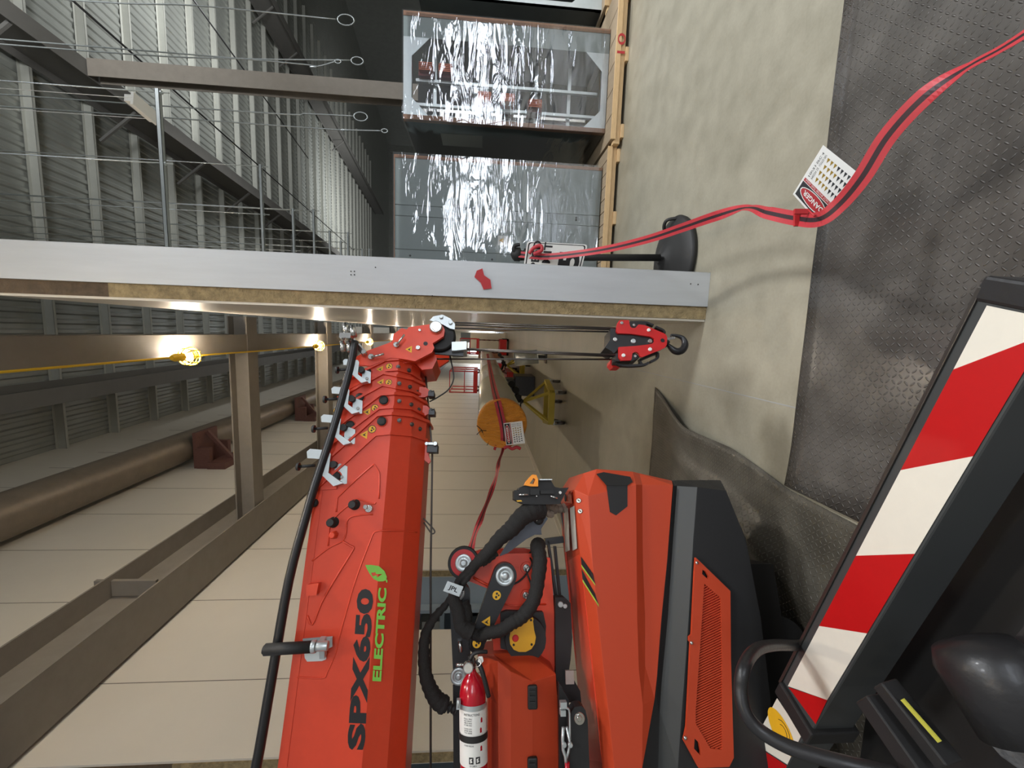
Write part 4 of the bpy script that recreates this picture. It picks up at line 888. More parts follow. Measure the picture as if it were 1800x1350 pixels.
# guide pole along the boom top with its brackets
pts = [(430, 1420), (450, 1350), (478, 1190), (508, 1020), (540, 900), (556, 845), (584, 760), (604, 690), (617, 640), (624, 600)]
m = MB(); q = smooth([B(x, y, .03) for x, y in pts], 4); rr = [.0165]*len(q); m.tube(q, rr, 16); POLE = build('guide_pole', m, 'black', CR)
m = MB()
for (x, y, x2, y2, r_) in ((607, 569, 610, 588, .016), (619, 573, 622, 592, .014), (601, 600, 603, 617, .010), (612, 600, 614, 618, .010)): m.tube([B(x, y, .03), B(x2, y2, .03)], r_, 14)
m.obox((B(602, 592, .03)+B(618, 596, .03))/2, B.u*.024, BD*.012, BN*.03); m.bar(B(616, 594, .02), B(642, 622, -.02), .02, .02); m.disc(B(642, 622, -.03), BN, .012, .03, 10); build('pole_end_clamp', m, 'chrome', CR)
for i, (x, y, sc) in enumerate(((615, 640, .85), (597, 690, .95), (581, 740, 1.05), (561, 803, 1.25))):
    c0 = B(x+8, y, .03); k = mpp(c0)*sc
    def bp(a, b, o=0.): return c0-B.u*(a*k)-BD*(b*k)+BN*o
    m = MB(); m.poly([[bp(-24, -7), (bp(-20, -11)), bp(6, -9), bp(9, -4), bp(9, 22), bp(-3, 22), bp(-5, 3), bp(-22, 2)]], -BN*.006)
    m.poly([[bp(-3, 22), bp(9, 22), bp(30, 36), bp(18, 40)]], -BN*.03); o = build('pole_bracket', m, 'galv', CR, bevel=.002)
    m = MB(); m.poly([[bp(20, 8, -.028), bp(31, 12, -.028), bp(33, 36, -.028), bp(22, 38, -.028), bp(14, 24, -.028), bp(14, 12, -.028)]], -BN*.004); build('bracket_plate', m, 'galv', CR, bevel=.001)
    m = MB(); m.disc(bp(25, 27, -.028), BN, .007, .006, 8); build('bolt', m, 'chrome', o)
    m = MB(); m.tube([bp(-10, 12), bp(-33, 14)], .006, 8); m.disc(bp(-31, 14)+B.u*0, B.u, .016, .010, 14); m.lathe(bp(13, 10, -.01), BN, [(-.02, .014), (.005, .014)], 14); build('clamp_knob', m, 'rubber', o)
# ears above the section tops
for (x, y, t) in ((599, 712, .02), (575, 790, .0), (567, 832, 0)):
    m = MB(); m.poly([[B(*p, -t-.02) for p in ((x-6, y+8), (x-8, y-4), (x, y-12), (x+14, y-10), (x+10, y+8))]], -BN*.02); build('top_lug', m, 'orange', CR, bevel=.003)
# roller guide
m = MB(); m.tube([B(466, 1142, .07), B(548, 1137, .07)], .0195, 20); m.tube([B(463, 1142, .07), B(466, 1142, .07)], .014, 12); ROL = build('guide_roller', m, 'blackm', CR)
m = MB(); m.tube([B(548, 1137, .07), B(556, 1136, .07)], .021, 18); m.tube([B(556, 1136, .07), B(577, 1135, .07)], .016, 14); m.poly([[B(*p, .01) for p in ((533, 1122), (585, 1118), (585, 1136), (574, 1141), (574, 1158), (567, 1161), (541, 1162), (537, 1156))]], BN*.006); m.box(*[tuple(min(a, b) for a, b in zip(B(575, 1150, .01), B(560, 1126, .06))), tuple(max(a, b) for a, b in zip(B(575, 1150, .01), B(560, 1126, .06)))])
build('roller_mount', m, 'galv', CR, bevel=.002)
# rope clips under the boom
for (x, y, t) in ((745, 690, .0), (746, 722, 0)):
    m = MB(); m.poly([[B(*p, -.12) for p in ((x-10, y-10), (x+4, y-9), (x+12, y-2), (x+10, y+4), (x+2, y+8), (x-12, y+8))]], -BN*.02); build('rope_clip_plate', m, 'orange', CR, bevel=.003)
    m = MB(); m.obox(B(x+14, y+5, -.13), B.u*.014, BD*.012, BN*.03); m.disc(B(x+12, y-1, -.11), BN, .009, .008, 12); m.tube([B(x+12, y-1, -.1), B(x+18, y-3, -.1)], .003, 6); build('rope_clip', m, 'black', CR, bevel=.002)
m = MB(); m.poly([[B(*p, -.12) for p in ((735, 772), (745, 772), (752, 780), (756, 790), (753, 800), (757, 810), (754, 815), (745, 808), (735, 800))]], -BN*.02); build('rope_clip_plate', m, 'orange', CR, bevel=.003)
m = MB(); m.obox(B(761, 790, -.13), B.u*.024, BD*.017, BN*.03); build('rope_clip', m, 'black', CR, bevel=.002); m = MB(); m.obox(B(760, 781, -.11), B.u*.024, BD*.005, BN*.025); m.disc(B(750, 780, -.09), BN, .008, .008, 12); m.disc(B(765, 780, -.085), BN, .010, .008, 12); build('rope_clip_cover', m, 'galv', CR)
m = MB(); m.tube(smooth([B(745, 877, -.2), B(741, 905, -.2), B(748, 915, -.2), B(762, 930, -.2), B(764, 936, -.2), B(758, 937, -.2), B(745, 918, -.2)], 4), .0035, 6); m.bar(B(741, 872, -.2), B(741, 908, -.2), .014, .014); build('rope_anchor', m, 'steel', CR)
# hoist ropes: six falls from head to hook block, plus the line back to the winch and the limit cable
HB = PL(P(1130, 605, 1.86), BN)
for i, (a, b, o1, o2) in enumerate((((800, 567), (1082, 576.7), -.08, 0.0), ((800, 571), (1082, 579.4), -.14, -.03), ((800, 577), (1082, 583.3), -.20, -.06), ((796, 612), (1082, 623.9), -.08, 0.), ((796, 614), (1082, 626.7), -.14, -.03), ((742, 631), (1082, 631.7), -.2, -.06))):
    m = MB(); m.tube([B(*a, o1), HB(*b, o2)], .0042, 8); build('hoist_rope', m, 'steel', CR)
m = MB(); m.tube([B(745, 632, -.2), B(752, 700, -.2), B(760, 800, -.2), B(757, 1000, -.2), B(757, 1450, -.2)], .0045, 8); build('hoist_line', m, 'steel', CR)
m = MB(); m.tube(smooth([B(789, 616, -.15), B(796, 650, -.15), B(797, 668, -.15), B(788, 685, -.15), B(770, 698, -.15), B(755, 706, -.15)], 5), .0035, 8); build('limit_cable', m, 'black', CR)
# ---- hook block (hangs from the ropes: a thing of its own)
HK = thing('hook_block', tuple(P(1140, 605, 1.86)), 'red and black hook block hanging on the hoist ropes over the concrete', 'hook')
h2 = lambda L, o=0.: [HB(1040+a/9, 550+b/9, o) for a, b in L]
outer = [(400, 200), (408, 160), (440, 115), (590, 113), (600, 180), (612, 215), (640, 238), (690, 238), (715, 215), (742, 183), (835, 192), (1150, 325), (1180, 350), (1197, 390), (1190, 500), (1165, 545), (1080, 590), (1000, 620), (800, 700), (770, 690), (745, 640), (715, 618), (680, 618), (645, 640), (630, 740), (610, 750), (470, 752), (430, 700), (428, 540), (720, 520), (890, 500), (960, 485), (995, 450), (990, 405), (940, 375), (640, 330), (420, 322), (390, 290)]
m = MB(); m.poly([h2(outer, .012)], -BN*.010); FPz = build('front_plate', m, 'red', HK, bevel=.0015)
m = MB(); m.poly([h2([(a, b) for a, b in outer], -.105)], -BN*.010); build('rear_plate', m, 'red', HK, bevel=.0015)
m = MB(); m.poly([h2([(300, 240), (400, 240), (420, 300), (940, 350), (1030, 430), (1000, 480), (700, 540), (430, 560), (350, 640), (310, 600), (212, 545), (290, 430)], .0)], -BN*.095); m.poly([h2([(380, 640), (700, 640), (770, 700), (640, 760), (480, 770), (380, 760)], -.0)], -BN*.09); m.poly([h2([(600, 150), (860, 165), (900, 330), (620, 250)], -.0)], -BN*.09); build('sheave_housing', m, 'black', HK, bevel=.002)
for pts, rr_ in (([(600, 160), (760, 158), (860, 165), (968, 208)], 1), ([(1000, 228), (1060, 255), (1130, 290), (1145, 330)], 1), ([(745, 760), (1005, 645), (1040, 670), (1035, 715), (1000, 745), (920, 782)], 1), ([(892, 795), (790, 832), (480, 838), (340, 770)], 1), ([(755, 775), (785, 822)], 1)):
    m = MB(); q = smooth(h2(pts, -.03), 4)
    for a, b in zip(q, q[1:]): m.bar(a, b, .010, .02, BN)
    build('guard_handle', m, 'black', HK)
m = MB(); m.poly([h2([(300, 740), (390, 740), (480, 835), (440, 860), (340, 858), (292, 800)], -.06)], -BN*.05); build('rear_lug', m, 'red', HK, bevel=.003)
for x, y, r_, mt, nm2 in ((472, 165, 3, 'chrome', 'bolt'), (660, 200, 2.6, 'chrome', 'bolt'), (900, 275, 3, 'white', 'bolt'), (365, 425, 4, 'chrome', 'bolt'), (918, 450, 4, 'chrome', 'bolt'), (655, 452, 4.4, 'galv', 'centre_pin'), (920, 580, 3.2, 'white', 'bolt'), (500, 675, 3.2, 'white', 'bolt'), (680, 690, 2.8, 'chrome', 'bolt')):
    o0 = .012 if nm2 == 'bolt' and (x, y) not in ((365, 425), (918, 450), (660, 200), (680, 690)) else .0; c0 = HB(1040+x/9, 550+y/9, o0); m = MB(); m.disc(c0, BN, r_*mpp(c0), .007, 16); build(nm2, m, mt, HK)
m = MB(); m.lathe(HB(1040+1122/9, 550+436/9, .0122), BN, [(0, .0095), (.0008, .0095)], 18); build('eye_hole', m, 'ink', HK)
hk = [(1150, 490, .4), (1200, 505, 3.0), (1250, 550, 5), (1310, 598, 6.2), (1375, 610, 6.6), (1440, 580, 6.6), (1475, 510, 6.2), (1465, 440, 5.4), (1425, 390, 4.2), (1360, 365, 3.2), (1300, 355, 2.6), (1260, 352, 2.0), (1252, 380, 1.2)]
q = [HB(1040+a/9, 550+b/9, -.045) for a, b, _ in hk]; qs = smooth(q, 4); rs = lerp_list([max(.0015, r_*.0026) for *_, r_ in hk], len(qs)); m = MB(); m.tube(qs, rs, 14); m.tube([HB(1040+1130/9, 550+450/9, -.045), HB(1040+1205/9, 550+500/9, -.045)], .018, 14); build('hook', m, 'black', HK)
m = MB(); m.bar(HB(1172, 596, -.045), HB(1186, 594, -.045), .012, .006, BN); build('safety_latch', m, 'chrome', HK)
# ------------------------------------------------------------ engine cover (hood) of the crane
H = PL(P(1060, 870, 1.80), BN)
def strip_grid(name, rows, mt, label=None, back=.5, bevel=.003, parent=None):
    # rows: list of columns; each row = list of (x, y, off) from the top edge to the bottom edge; a closed body with real depth
    m = MB(); R = len(rows); C_ = len(rows[0]); g = [[H(*p) for p in r] for r in rows]
    vs = [p for r in g for p in r]; fs = [(i*C_+j, i*C_+j+1, (i+1)*C_+j+1, (i+1)*C_+j) for i in range(R-1) for j in range(C_-1)]
    if back:
        n0 = len(vs); bd = []
        ring = [(0, j) for j in range(C_)]+[(i, C_-1) for i in range(1, R)]+[(R-1, j) for j in range(C_-2, -1, -1)]+[(i, 0) for i in range(R-2, 0, -1)]
        ids = [i*C_+j for i, j in ring]; bk = []
        for k in ids: q = V(vs[k]); dd = H.loc(q)[2]; bk.append(q-BN*(dd+back))
        vs += bk; n = len(ids); fs += [(ids[k], ids[(k+1) % n], n0+(k+1) % n, n0+k) for k in range(n)]+[tuple(n0+k for k in range(n))]
    m.add(vs, fs); o = build(name, m, mt, parent or CR, bevel=bevel)
    if label: o['label'] = label
    return o
hood = strip_grid('hood', [
    [(1026, 832, -.10), (1049, 824.5, -.06), (1112, 829, -.07), (1124, 832, -.09), (1181, 845, -.10)],
    [(1010, 861, -.06), (1034, 872, 0), (1118, 852, 0), (1129, 852, -.022), (1183, 853, -.02)],
    [(1018.5, 967, -.06), (1041, 985, 0), (1119, 985, 0), (1130, 985, -.022), (1173, 985, -.02)],
    [(1033, 1085, -.06), (1051, 1085, 0), (1120, 1085, 0), (1134, 1085, -.022), (1163, 1085, -.02)],
    [(1043, 1179, -.06), (1061, 1179, 0), (1123, 1179, 0), (1134, 1170, -.022), (1155, 1190, -.02)],
    [(1050, 1240, -.06), (1068, 1240, 0), (1126, 1240, 0), (1130, 1239, -.0), (1151, 1228, -.02)],
    [(1059, 1350, -.06), (1080, 1350, 0), (1128, 1350, 0), (1128.5, 1350, 0), (1129, 1350, 0)],
    [(1067, 1440, -.06), (1090, 1440, 0), (1130, 1440, 0), (1130.5, 1440, 0), (1131, 1440, 0)]], 'orange2', 'faceted orange cover', back=.42)
# top plate of the cover with its access lid, printed plates and thin film
def topq(pts, dz=0.): return [V((p.x, p.y, p.z+dz)) for p in [H(*q) for q in pts]]
m = MB(); m.add(topq([(1028, 831, -.10), (1010, 861, -.062), (1018.5, 967, -.062), (1033, 1085, -.062), (1043, 1179, -.062), (1059, 1350, -.062), (1067, 1440, -.062), (1040, 1440, -.36), (1030, 1350, -.36), (1015, 1190, -.36), (1003, 1085, -.36), (993, 967, -.36), (989, 894, -.36), (985, 881, -.36)]), [tuple(range(14))]); 
o = build('hood_top', m, 'orange', CR); s = o.modifiers.new('s', 'SOLIDIFY'); s.thickness = .004
m = MB(); m.flat([topq([(1004, 862, -.09), (1007, 885, -.09), (990, 893, -.34), (986, 882, -.34)], .003)]); build('access_lid', m, 'orange', o); m = MB(); m.lathe(H(996, 875, -.2)+V((0, 0, .005)), (0, 0, 1), [(0, .018), (.003, .018)], 14); build('lid_latch', m, 'ink', o)
for a, b in (((992, 897), (995, 969)), ((1003, 893), (1008, 966))):
    m = MB(); x, y = a; x2, y2 = b; m.flat([topq([(x, y, -.28 if x < 1000 else -.17), (x+8, y-4, -.17 if x < 1000 else -.08), (x2+8, y2-2, -.17 if x < 1000 else -.08), (x2, y2+2, -.28 if x < 1000 else -.17)], .004)]); build('instruction_plate', m, 'decalgrey', o)
def on_hood(x, y, e=.002):                      # offset of the two front facets of the cover at a pixel
    ye = y; L1x = [(832, 1026), (861, 1010), (967, 1018.5), (1085, 1033), (1179, 1043), (1350, 1059)]; L2x = [(824, 1049), (872, 1034), (985, 1041), (1085, 1051), (1179, 1061), (1350, 1080)]
    def ip(L):
        for (a, b), (c, d) in zip(L, L[1:]):
            if a <= ye <= c: return b+(d-b)*(ye-a)/(c-a)
        return L[-1][1]
    a, b = ip(L1x), ip(L2x); t = max(0, min(1, (x-a)/(b-a))); return -.06*(1-t)+e+.0025
for pts, mt in (([(1021, 978), (1042, 1008), (1046, 1026), (1022, 992)], 'ink'), ([(1022, 1000), (1046, 1044), (1052, 1062), (1024, 1018)], 'ink'), ([(1022, 992.5), (1046, 1026.5), (1047, 1030), (1022, 996)], 'limestripe'), ([(1024, 1018.5), (1052, 1062.5), (1053, 1067), (1024, 1022)], 'limestripe')):
    m = MB(); n = 6; a, b, c, d = pts; q = []
    for i in range(n+1):
        t = i/n; p1_ = (a[0]+(b[0]-a[0])*t, a[1]+(b[1]-a[1])*t); p2_ = (d[0]+(c[0]-d[0])*t, d[1]+(c[1]-d[1])*t); q += [H(*p1_, on_hood(*p1_)), H(*p2_, on_hood(*p2_))]
    m.add(q, [(2*i, 2*i+1, 2*i+3, 2*i+2) for i in range(n)]); build('accent_stripe', m, mt, hood)
for x, y in ((1017, 880), (1019.5, 898.5)):
    def cc(rr, e): return [H(x+rr*math.cos(2*math.pi*k/18), y+rr*.95*math.sin(2*math.pi*k/18), on_hood(x+rr*math.cos(2*math.pi*k/18), y, e)) for k in range(18)]
    m = MB(); m.flat([cc(4.6, .0025)]); build('no_step_sticker', m, 'white', hood)
    m = MB(); m.flat([cc(4.6, .003), cc(3.9, .003)]); m.flat([[H(x+a, y+b, on_hood(x+a, y+b, .0032)) for a, b in ((-2.6, -1.6), (-1, -2.2), (2.6, .4), (1.4, 2.0))]]); build('sticker_mark', m, 'ink', hood)
# black handle pocket on the corner
m = MB(); m.flat([[H(x, y, .002) for x, y in ((1066, 853.5), (1103, 853.5), (1103, 890), (1083, 906), (1072, 900))]])
e = [(1048, 833), (1061, 829.8), (1108, 838), (1112, 847), (1103, 853.5), (1066, 853.5)]
def bev(y, x): t = max(0, min(1, (853-y)/(853-827+(x-1049)*.06))); return -.062*t+.006
m.add([H(x, y, bev(y, x)) for x, y in e], [(0, 1, 5), (1, 4, 5), (1, 2, 4), (2, 3, 4)]); build('handle_pocket', m, 'blackm', hood)
# lower black body
low = strip_grid('lower_body', [
    [(1182, 845, -.10), (1190, 844, -.10), (1228, 844, -.10), (1267, 844, -.10)],
    [(1184, 854, -.03), (1190, 854, -.04), (1226, 856, .02), (1277, 863, .02)],
    [(1176, 950, -.03), (1183, 950, -.04), (1219, 950, .02), (1312, 950, .02)],
    [(1163, 1085, -.03), (1174, 1085, -.04), (1211, 1085, .02), (1338, 1085, .02)],
    [(1152, 1228, -.03), (1163, 1200, -.04), (1203, 1200, .02), (1352, 1200, .02)],
    [(1129, 1243, -.03), (1160, 1250, -.04), (1199, 1250, .02), (1358, 1250, .02)],
    [(1128, 1350, -.03), (1157, 1350, -.04), (1192, 1350, .02), (1362, 1350, .02)],
    [(1129, 1440, -.03), (1152, 1440, -.04), (1188, 1440, .02), (1366, 1440, .02)]], 'blackm', 'black lower body panel', back=.55)
m = MB()
rows = [((1190, 854.5), (1225.5, 856.5)), ((1183, 950), (1218.5, 950)), ((1174, 1085), (1210.5, 1085)), ((1163, 1200), (1202.5, 1200)), ((1160, 1250), (1198.5, 1250)), ((1157, 1350), (1191.5, 1350)), ((1152, 1440), (1187.5, 1440))]
q = []
for a, b in rows: q += [H(*a, -.037), H(*b, .0215)]
m.add(q, [(2*i, 2*i+1, 2*i+3, 2*i+2) for i in range(len(rows)-1)]); build('bevel_panel', m, 'greyp', CR)
# undercarriage that carries the body
def blk(name, s0, s1, o0, o1, z0, z1, mt, **k):
    m = MB(); a = [H.o+BD*s+BN*o_ for s, o_ in ((s0, o0), (s1, o0), (s1, o1), (s0, o1))]; m.hexa([V((p.x, p.y, z0)) for p in a]+[V((p.x, p.y, z1)) for p in a]); return build(name, m, mt, CR, **k)
blk('chassis', -1.6, -.30, -.50, -.12, .14, .55, 'black')
for o_ in (-.62, -.32):
    m = MB(); c0 = H.o+BN*(o_-.0)-BD*.35; 
    pts = []
    for k in range(28):
        a = 2*math.pi*k/28; s_ = (-1.30 if math.cos(a) < 0 else -.30)+.13*math.cos(a); pts.append((s_, .14+.125*math.sin(a)))
    pts.sort(key=lambda t: math.atan2(t[1]-.14, (t[0]+.8)*.2))
    loop = [V((c0+BD*s_).to_tuple()) for s_, z_ in pts]; loop = [V((p.x, p.y, z_)) for p, (s_, z_) in zip(loop, pts)]
    m.poly([loop], BN*.17); build('crawler_track', m, 'rubber', CR, bevel=.004)
# orange ventilation grille
G = .045
go = [(1223, 980), (1284, 1039), (1285, 1162), (1290, 1332), (1282, 1348), (1228, 1350), (1202, 1302), (1207, 1278), (1211, 1200), (1214, 1130), (1211.5, 1127), (1211.5, 1120), (1216, 1116), (1221, 1010), (1222, 995)]
gi = [(1238, 1026), (1267, 1051), (1269.5, 1162), (1269.5, 1318), (1249, 1316), (1223, 1272), (1223, 1249), (1232, 1119)]
h1 = [(1235, 1001), (1241, 1005), (1246, 1014), (1244, 1018), (1234, 1009)]; h2_ = [(1221, 1298), (1229, 1306), (1232, 1322), (1231, 1328), (1220, 1316)]
gl = lambda L, o_: [H(x, y, o_) for x, y in L]
m = MB(); m.poly([gl(go, G), gl(gi, G), gl(h1, G), gl(h2_, G)], -BN*.012); GR = build('grille_frame', m, 'orange2', CR, bevel=.0015); GR['label'] = 'orange grille frame with three screws'
m = MB(); poly2 = [H.px2(x, y, G) for x, y in gi]
def clip(p0, p1):
    ts = []; (x0, y0), (x1, y1) = p0, p1
    for (a, b), (c, d) in zip(poly2, poly2[1:]+poly2[:1]):
        dx, dy, ex, ey = x1-x0, y1-y0, c-a, d-b; den = dx*ey-dy*ex
        if abs(den) < 1e-12: continue
        t = ((a-x0)*ey-(b-y0)*ex)/den; u = ((a-x0)*dy-(b-y0)*dx)/den
        if 0 <= u <= 1: ts.append(t)
    return (min(ts), max(ts)) if len(ts) > 1 else None
for k in range(70):
    yy = 1020+k*4.6; a = H.px2(1225, yy+14, G); b = H.px2(1275, yy-10, G); c_ = clip(a, b)
    if c_:
        pa = H.at(a[0]+(b[0]-a[0])*c_[0], a[1]+(b[1]-a[1])*c_[0], H.loc(H(1225, yy, G))[2]-.006); pb = H.at(a[0]+(b[0]-a[0])*c_[1], a[1]+(b[1]-a[1])*c_[1], H.loc(H(1225, yy, G))[2]-.006); m.bar(pa, pb, .0042, .005, BN)
build('grille_louvres', m, 'orange2', GR)
m = MB(); m.poly([gl(gi, G-.014)], -BN*.004); build('grille_backing', m, 'red', GR)
for x, y in ((1225, 989.5), (1215.5, 1130), (1204.5, 1297)): m = MB(); m.lathe(H(x, y, G), BN, [(0, .007), (.004, .006), (.006, .002)], 14); build('screw', m, 'chrome', GR)

# ------------------------------------------------------------ mast with link arms, sheave, hoses
MP = PL(P(900, 1060, 1.86), BN)
mz = lambda L, o_: [MP(x, y, o_) for x, y in L]
ml = [(812, 986), (845, 976), (862, 974), (932, 973), (945, 976), (967, 981), (972, 1040), (976, 1110), (977, 1200), (870, 1200), (866, 1110), (878, 1070), (874, 1048), (861, 1036), (815, 1018), (800, 1008), (800, 992)]
for o_ in (0., -.26):
    m = MB(); m.poly([mz(ml, 0.) if o_ == 0 else [p+BN*o_ for p in mz(ml, 0.)]], -BN*.016); mast = build('mast_plate', m, 'orange', CR, bevel=.003)
    if o_ == 0: MAST = mast
m = MB(); m.tube([MP(832, 1015, .004), MP(867, 1034, .004)], .006, 6); m.tube([MP(875, 1060, .004), MP(905, 1065, .004), MP(960, 1062, .004)], .004, 6); build('weld_seam', m, 'orange', MAST)
def pin(par, x, y, r_, off, mt='galv', rings=True, pl=MP):
    c0 = pl(x, y, off); R_ = r_*mpp(c0); m = MB(); m.lathe(c0, BN, [(0, R_), (.008, R_), (.011, R_*.93), (.011, R_*.62), (.006, R_*.58), (.006, R_*.42), (.014, R_*.36), (.014, R_*.12)] if rings else [(0, R_), (.008, R_*.9)], 28); return build('pivot_pin', m, mt, par)
for x, y, r_ in ((925, 998, 6), (924, 1046, 5.5)):
    c0 = MP(x, y, .0); m = MB(); m.lathe(c0, BN, [(0, r_*1.7*mpp(c0)), (.006, r_*1.6*mpp(c0))], 24); build('bolt_boss', m, 'orange', MAST); pin(MAST, x, y, r_, .006, 'chrome')
# guide sheave on the left
c0 = MP(815, 988, .02); k = mpp(c0); m = MB(); m.lathe(c0, BN, [(0, 27*k), (.004, 27*k), (.010, 23*k), (.016, 23*k), (.022, 27*k), (.026, 26*k)], 40); SH = build('guide_sheave', m, 'rubber', CR)
m = MB(); m.lathe(c0+BN*.018, BN, [(0, 22*k), (.009, 22*k)], 36); build('sheave_ring', m, 'red', SH); m = MB(); m.lathe(c0+BN*.024, BN, [(0, 14.5*k), (.006, 14.5*k), (.008, 13*k), (.005, 9*k), (.005, 5*k), (.012, 4*k)], 32); build('sheave_hub', m, 'galv', SH)
# link arms
def capsule(x0, y0, r0, x1, y1, r1, off, th, name, mt='black', pl=MP):
    a, b = pl(x0, y0, off), pl(x1, y1, off); R0_, R1_ = r0*mpp(a), r1*mpp(b); d = (b-a); ang = math.atan2(d.dot(pl.u), d.dot(pl.d)); pts = []
    for k in range(13): t = ang+math.pi/2+math.pi*k/12; pts.append(a+(pl.d*math.cos(t)+pl.u*math.sin(t))*R0_)
    for k in range(13): t = ang-math.pi/2+math.pi*k/12; pts.append(b+(pl.d*math.cos(t)+pl.u*math.sin(t))*R1_)
    m = MB(); m.poly([pts], -BN*th); return build(name, m, mt, CR, bevel=.003)
A1 = capsule(887.5, 1012, 21, 838, 1132, 13, .075, .05, 'link_arm'); pin(A1, 887.5, 1012, 16.5, .075)
sticker(A1, 873, 1046.5, 8, 'c', .077, MP); sticker(A1, 855, 1093, 8, 't', .077, MP)
A2 = capsule(808, 1045, 18, 812, 1190, 15, .05, .05, 'link_arm'); A3 = capsule(812, 1180, 16, 815, 1460, 17, .045, .06, 'link_arm')
pin(A2, 804, 1042, 13, .05); pin(A3, 806, 1188, 14, .046); sticker(A2, 838, 1131, 8, 'c', .08, MP)
m = MB(); m.disc(MP(838, 1131, .055), BN, .034, .02, 24); build('arm_knuckle', m, 'black', CR)
m = MB(); m.tube([MP(808, 1126, .06), MP(810, 1146, .06)], .009, 10); build('grease_tube', m, 'chrome', CR)
# slewing motor with yellow cover
m = MB(); m.lathe(MP(920, 1112, -.04), BN, [(0, .085), (.06, .092), (.10, .088)], 36); m.poly([mz([(880, 1078), (890, 1074), (955, 1076), (960, 1100), (958, 1140), (945, 1150), (900, 1145), (880, 1140)], .03)], -BN*.06); SM = build('slew_motor', m, 'blackm', CR, bevel=.004)
pts = []
c0 = MP(918, 1122, .068); k = mpp(c0)
arc = [(937, 1092), (938, 1088), (935, 1083), (930, 1085), (905, 1098), (898, 1108), (895.5, 1122), (897, 1133), (903, 1142), (912, 1146), (924, 1146), (934, 1141), (940, 1132), (942, 1120), (939, 1108)]
m = MB(); m.poly([mz(arc, .075)], -BN*.012); YC = build('motor_cover', m, 'motor', SM, bevel=.002)
for x, y, mt, r_ in ((906, 1122, 'red', 4.5), (903, 1133.5, 'ink', 1.6), (934.5, 1133, 'ink', 1.6), (933.5, 1090, 'ink', 1.6)): m = MB(); m.lathe(MP(x, y, .075), BN, [(0, r_*1.3*k), (.003, r_*k)], 14); build('cover_screw', m, mt, SM)
# orange counterweight box with black latches
E_ = PL(P(900, 1260, 1.60), BN)
cw = [[(839, 1154, -.12), (846, 1151, -.12), (866, 1149, -.12), (929, 1146.5, -.12), (945, 1152, -.12)],
      [(848, 1171, -.03), (875, 1162, .06), (898, 1180, .055), (935.5, 1198, .03), (977, 1185, -.02)],
      [(858, 1225, -.03), (875.5, 1240, .06), (898, 1240, .055), (936, 1240, .03), (981, 1240, -.02)],
      [(858, 1350, -.03), (876.5, 1350, .06), (898, 1350, .055), (936.5, 1350, .03), (984, 1350, -.02)],
      [(858, 1440, -.03), (877, 1440, .06), (898, 1440, .055), (937, 1440, .03), (987, 1440, -.02)]]
Hs = H; H = E_; CW = strip_grid('counterweight_cover', cw, 'orange2', 'faceted orange box beside the fire extinguisher', back=.30); H = Hs
for y in (1225, 1353):
    m = MB(); m.obox(E_(936, y, .036), E_.u*.019, BD*.040, BN*.010); L_ = build('rubber_latch', m, 'rubber', CW, bevel=.006)
    m = MB()
    for dy in (-10, 0, 10): m.obox(E_(936, y+dy, .047), E_.u*.011, BD*.0035, BN*.004)
    build('latch_rib', m, 'blackm', L_, bevel=.001)
# hoses in woven sleeves
def hose(pts, r0, r1, name='hose', mt='fabric', wob=.0018, pl=MP):
    q = smooth([pl(*p) for p in pts], 7); n = len(q); rr = [(r0+(r1-r0)*i/(n-1))+wob*math.sin(i*1.9)+wob*.7*noise.noise((i*.8, r0*99, 0)) for i in range(n)]
    m = MB(); m.tube(q, rr, 14, closed=False); return build(name, m, mt, CR)
hose([(950, 893, .10), (935, 898, .12), (918, 908, .13), (898, 930, .14), (880, 945, .14), (858, 970, .14), (838, 990, .13), (818, 1010, .12), (802, 1026, .11)], .050, .014)
hose([(872, 968, .12), (858, 978, .12), (845, 985, .12)], .022, .03)
hose([(845, 985, .12), (830, 1005, .13), (815, 1025, .13), (810, 1035, .12)], .014, .012)
hose([(946, 958, .03), (945, 964, .10), (949, 985, .12), (946, 1015, .13), (941, 1045, .14), (930, 1070, .14), (915, 1086, .14), (898, 1096, .14), (880, 1108, .13), (860, 1112, .12), (842, 1118, .10), (830, 1112, .10)], .034, .022)
hose([(806, 1030, .11), (797, 1050, .12), (806, 1075, .12), (812, 1100, .12), (830, 1112, .12)], .022, .034)
hose([(812, 1060, .09), (818, 1080, .10), (815, 1110, .10)], .03, .03)
hose([(800, 1040, .10), (782, 1065, .11), (764, 1085, .12), (748, 1115, .12), (745, 1150, .12), (748, 1185, .12), (756, 1210, .11), (768, 1230, .10), (782, 1240, .09)], .012, .034)
hose([(768, 1230, .10), (776, 1238, .10), (790, 1243, .09), (800, 1246, .08)], .018, .014, 'bellows', 'rubber', .009)
hose([(905, 1090, .10), (915, 1070, .12), (935, 1040, .06), (928, 1012, .05), (925, 1003, .03)], .004, .004, 'cable', 'rubber', 0)
hose([(895, 1030, .02), (912, 1022, .02), (926, 1008, .02), (935, 990, .02), (930, 975, -.02), (938, 965, -.05)], .004, .004, 'cable', 'rubber', 0)
m = MB(); m.obox(MP(797, 1035, .165), (MP(811, 1040, .165)-MP(783, 1030, .165))/2, (MP(802, 1024, .165)-MP(792, 1046, .165))/2*.8, BN*.003); TG = build('hose_label', m, 'galv', CR, bevel=.001)
a = MP(786, 1030, .1695); b = MP(807, 1040, .1695); Rr = (b-a).normalized(); Uu = BN.cross(Rr); Uu = Uu if Uu.dot(BD) > 0 else -Uu
m = MB(); text_fit(m, 'JPL', a-Uu*.013+Rr*.008, Rr, Uu, .040, .022, bold=.03); build('hose_lettering', m, 'ink', TG)
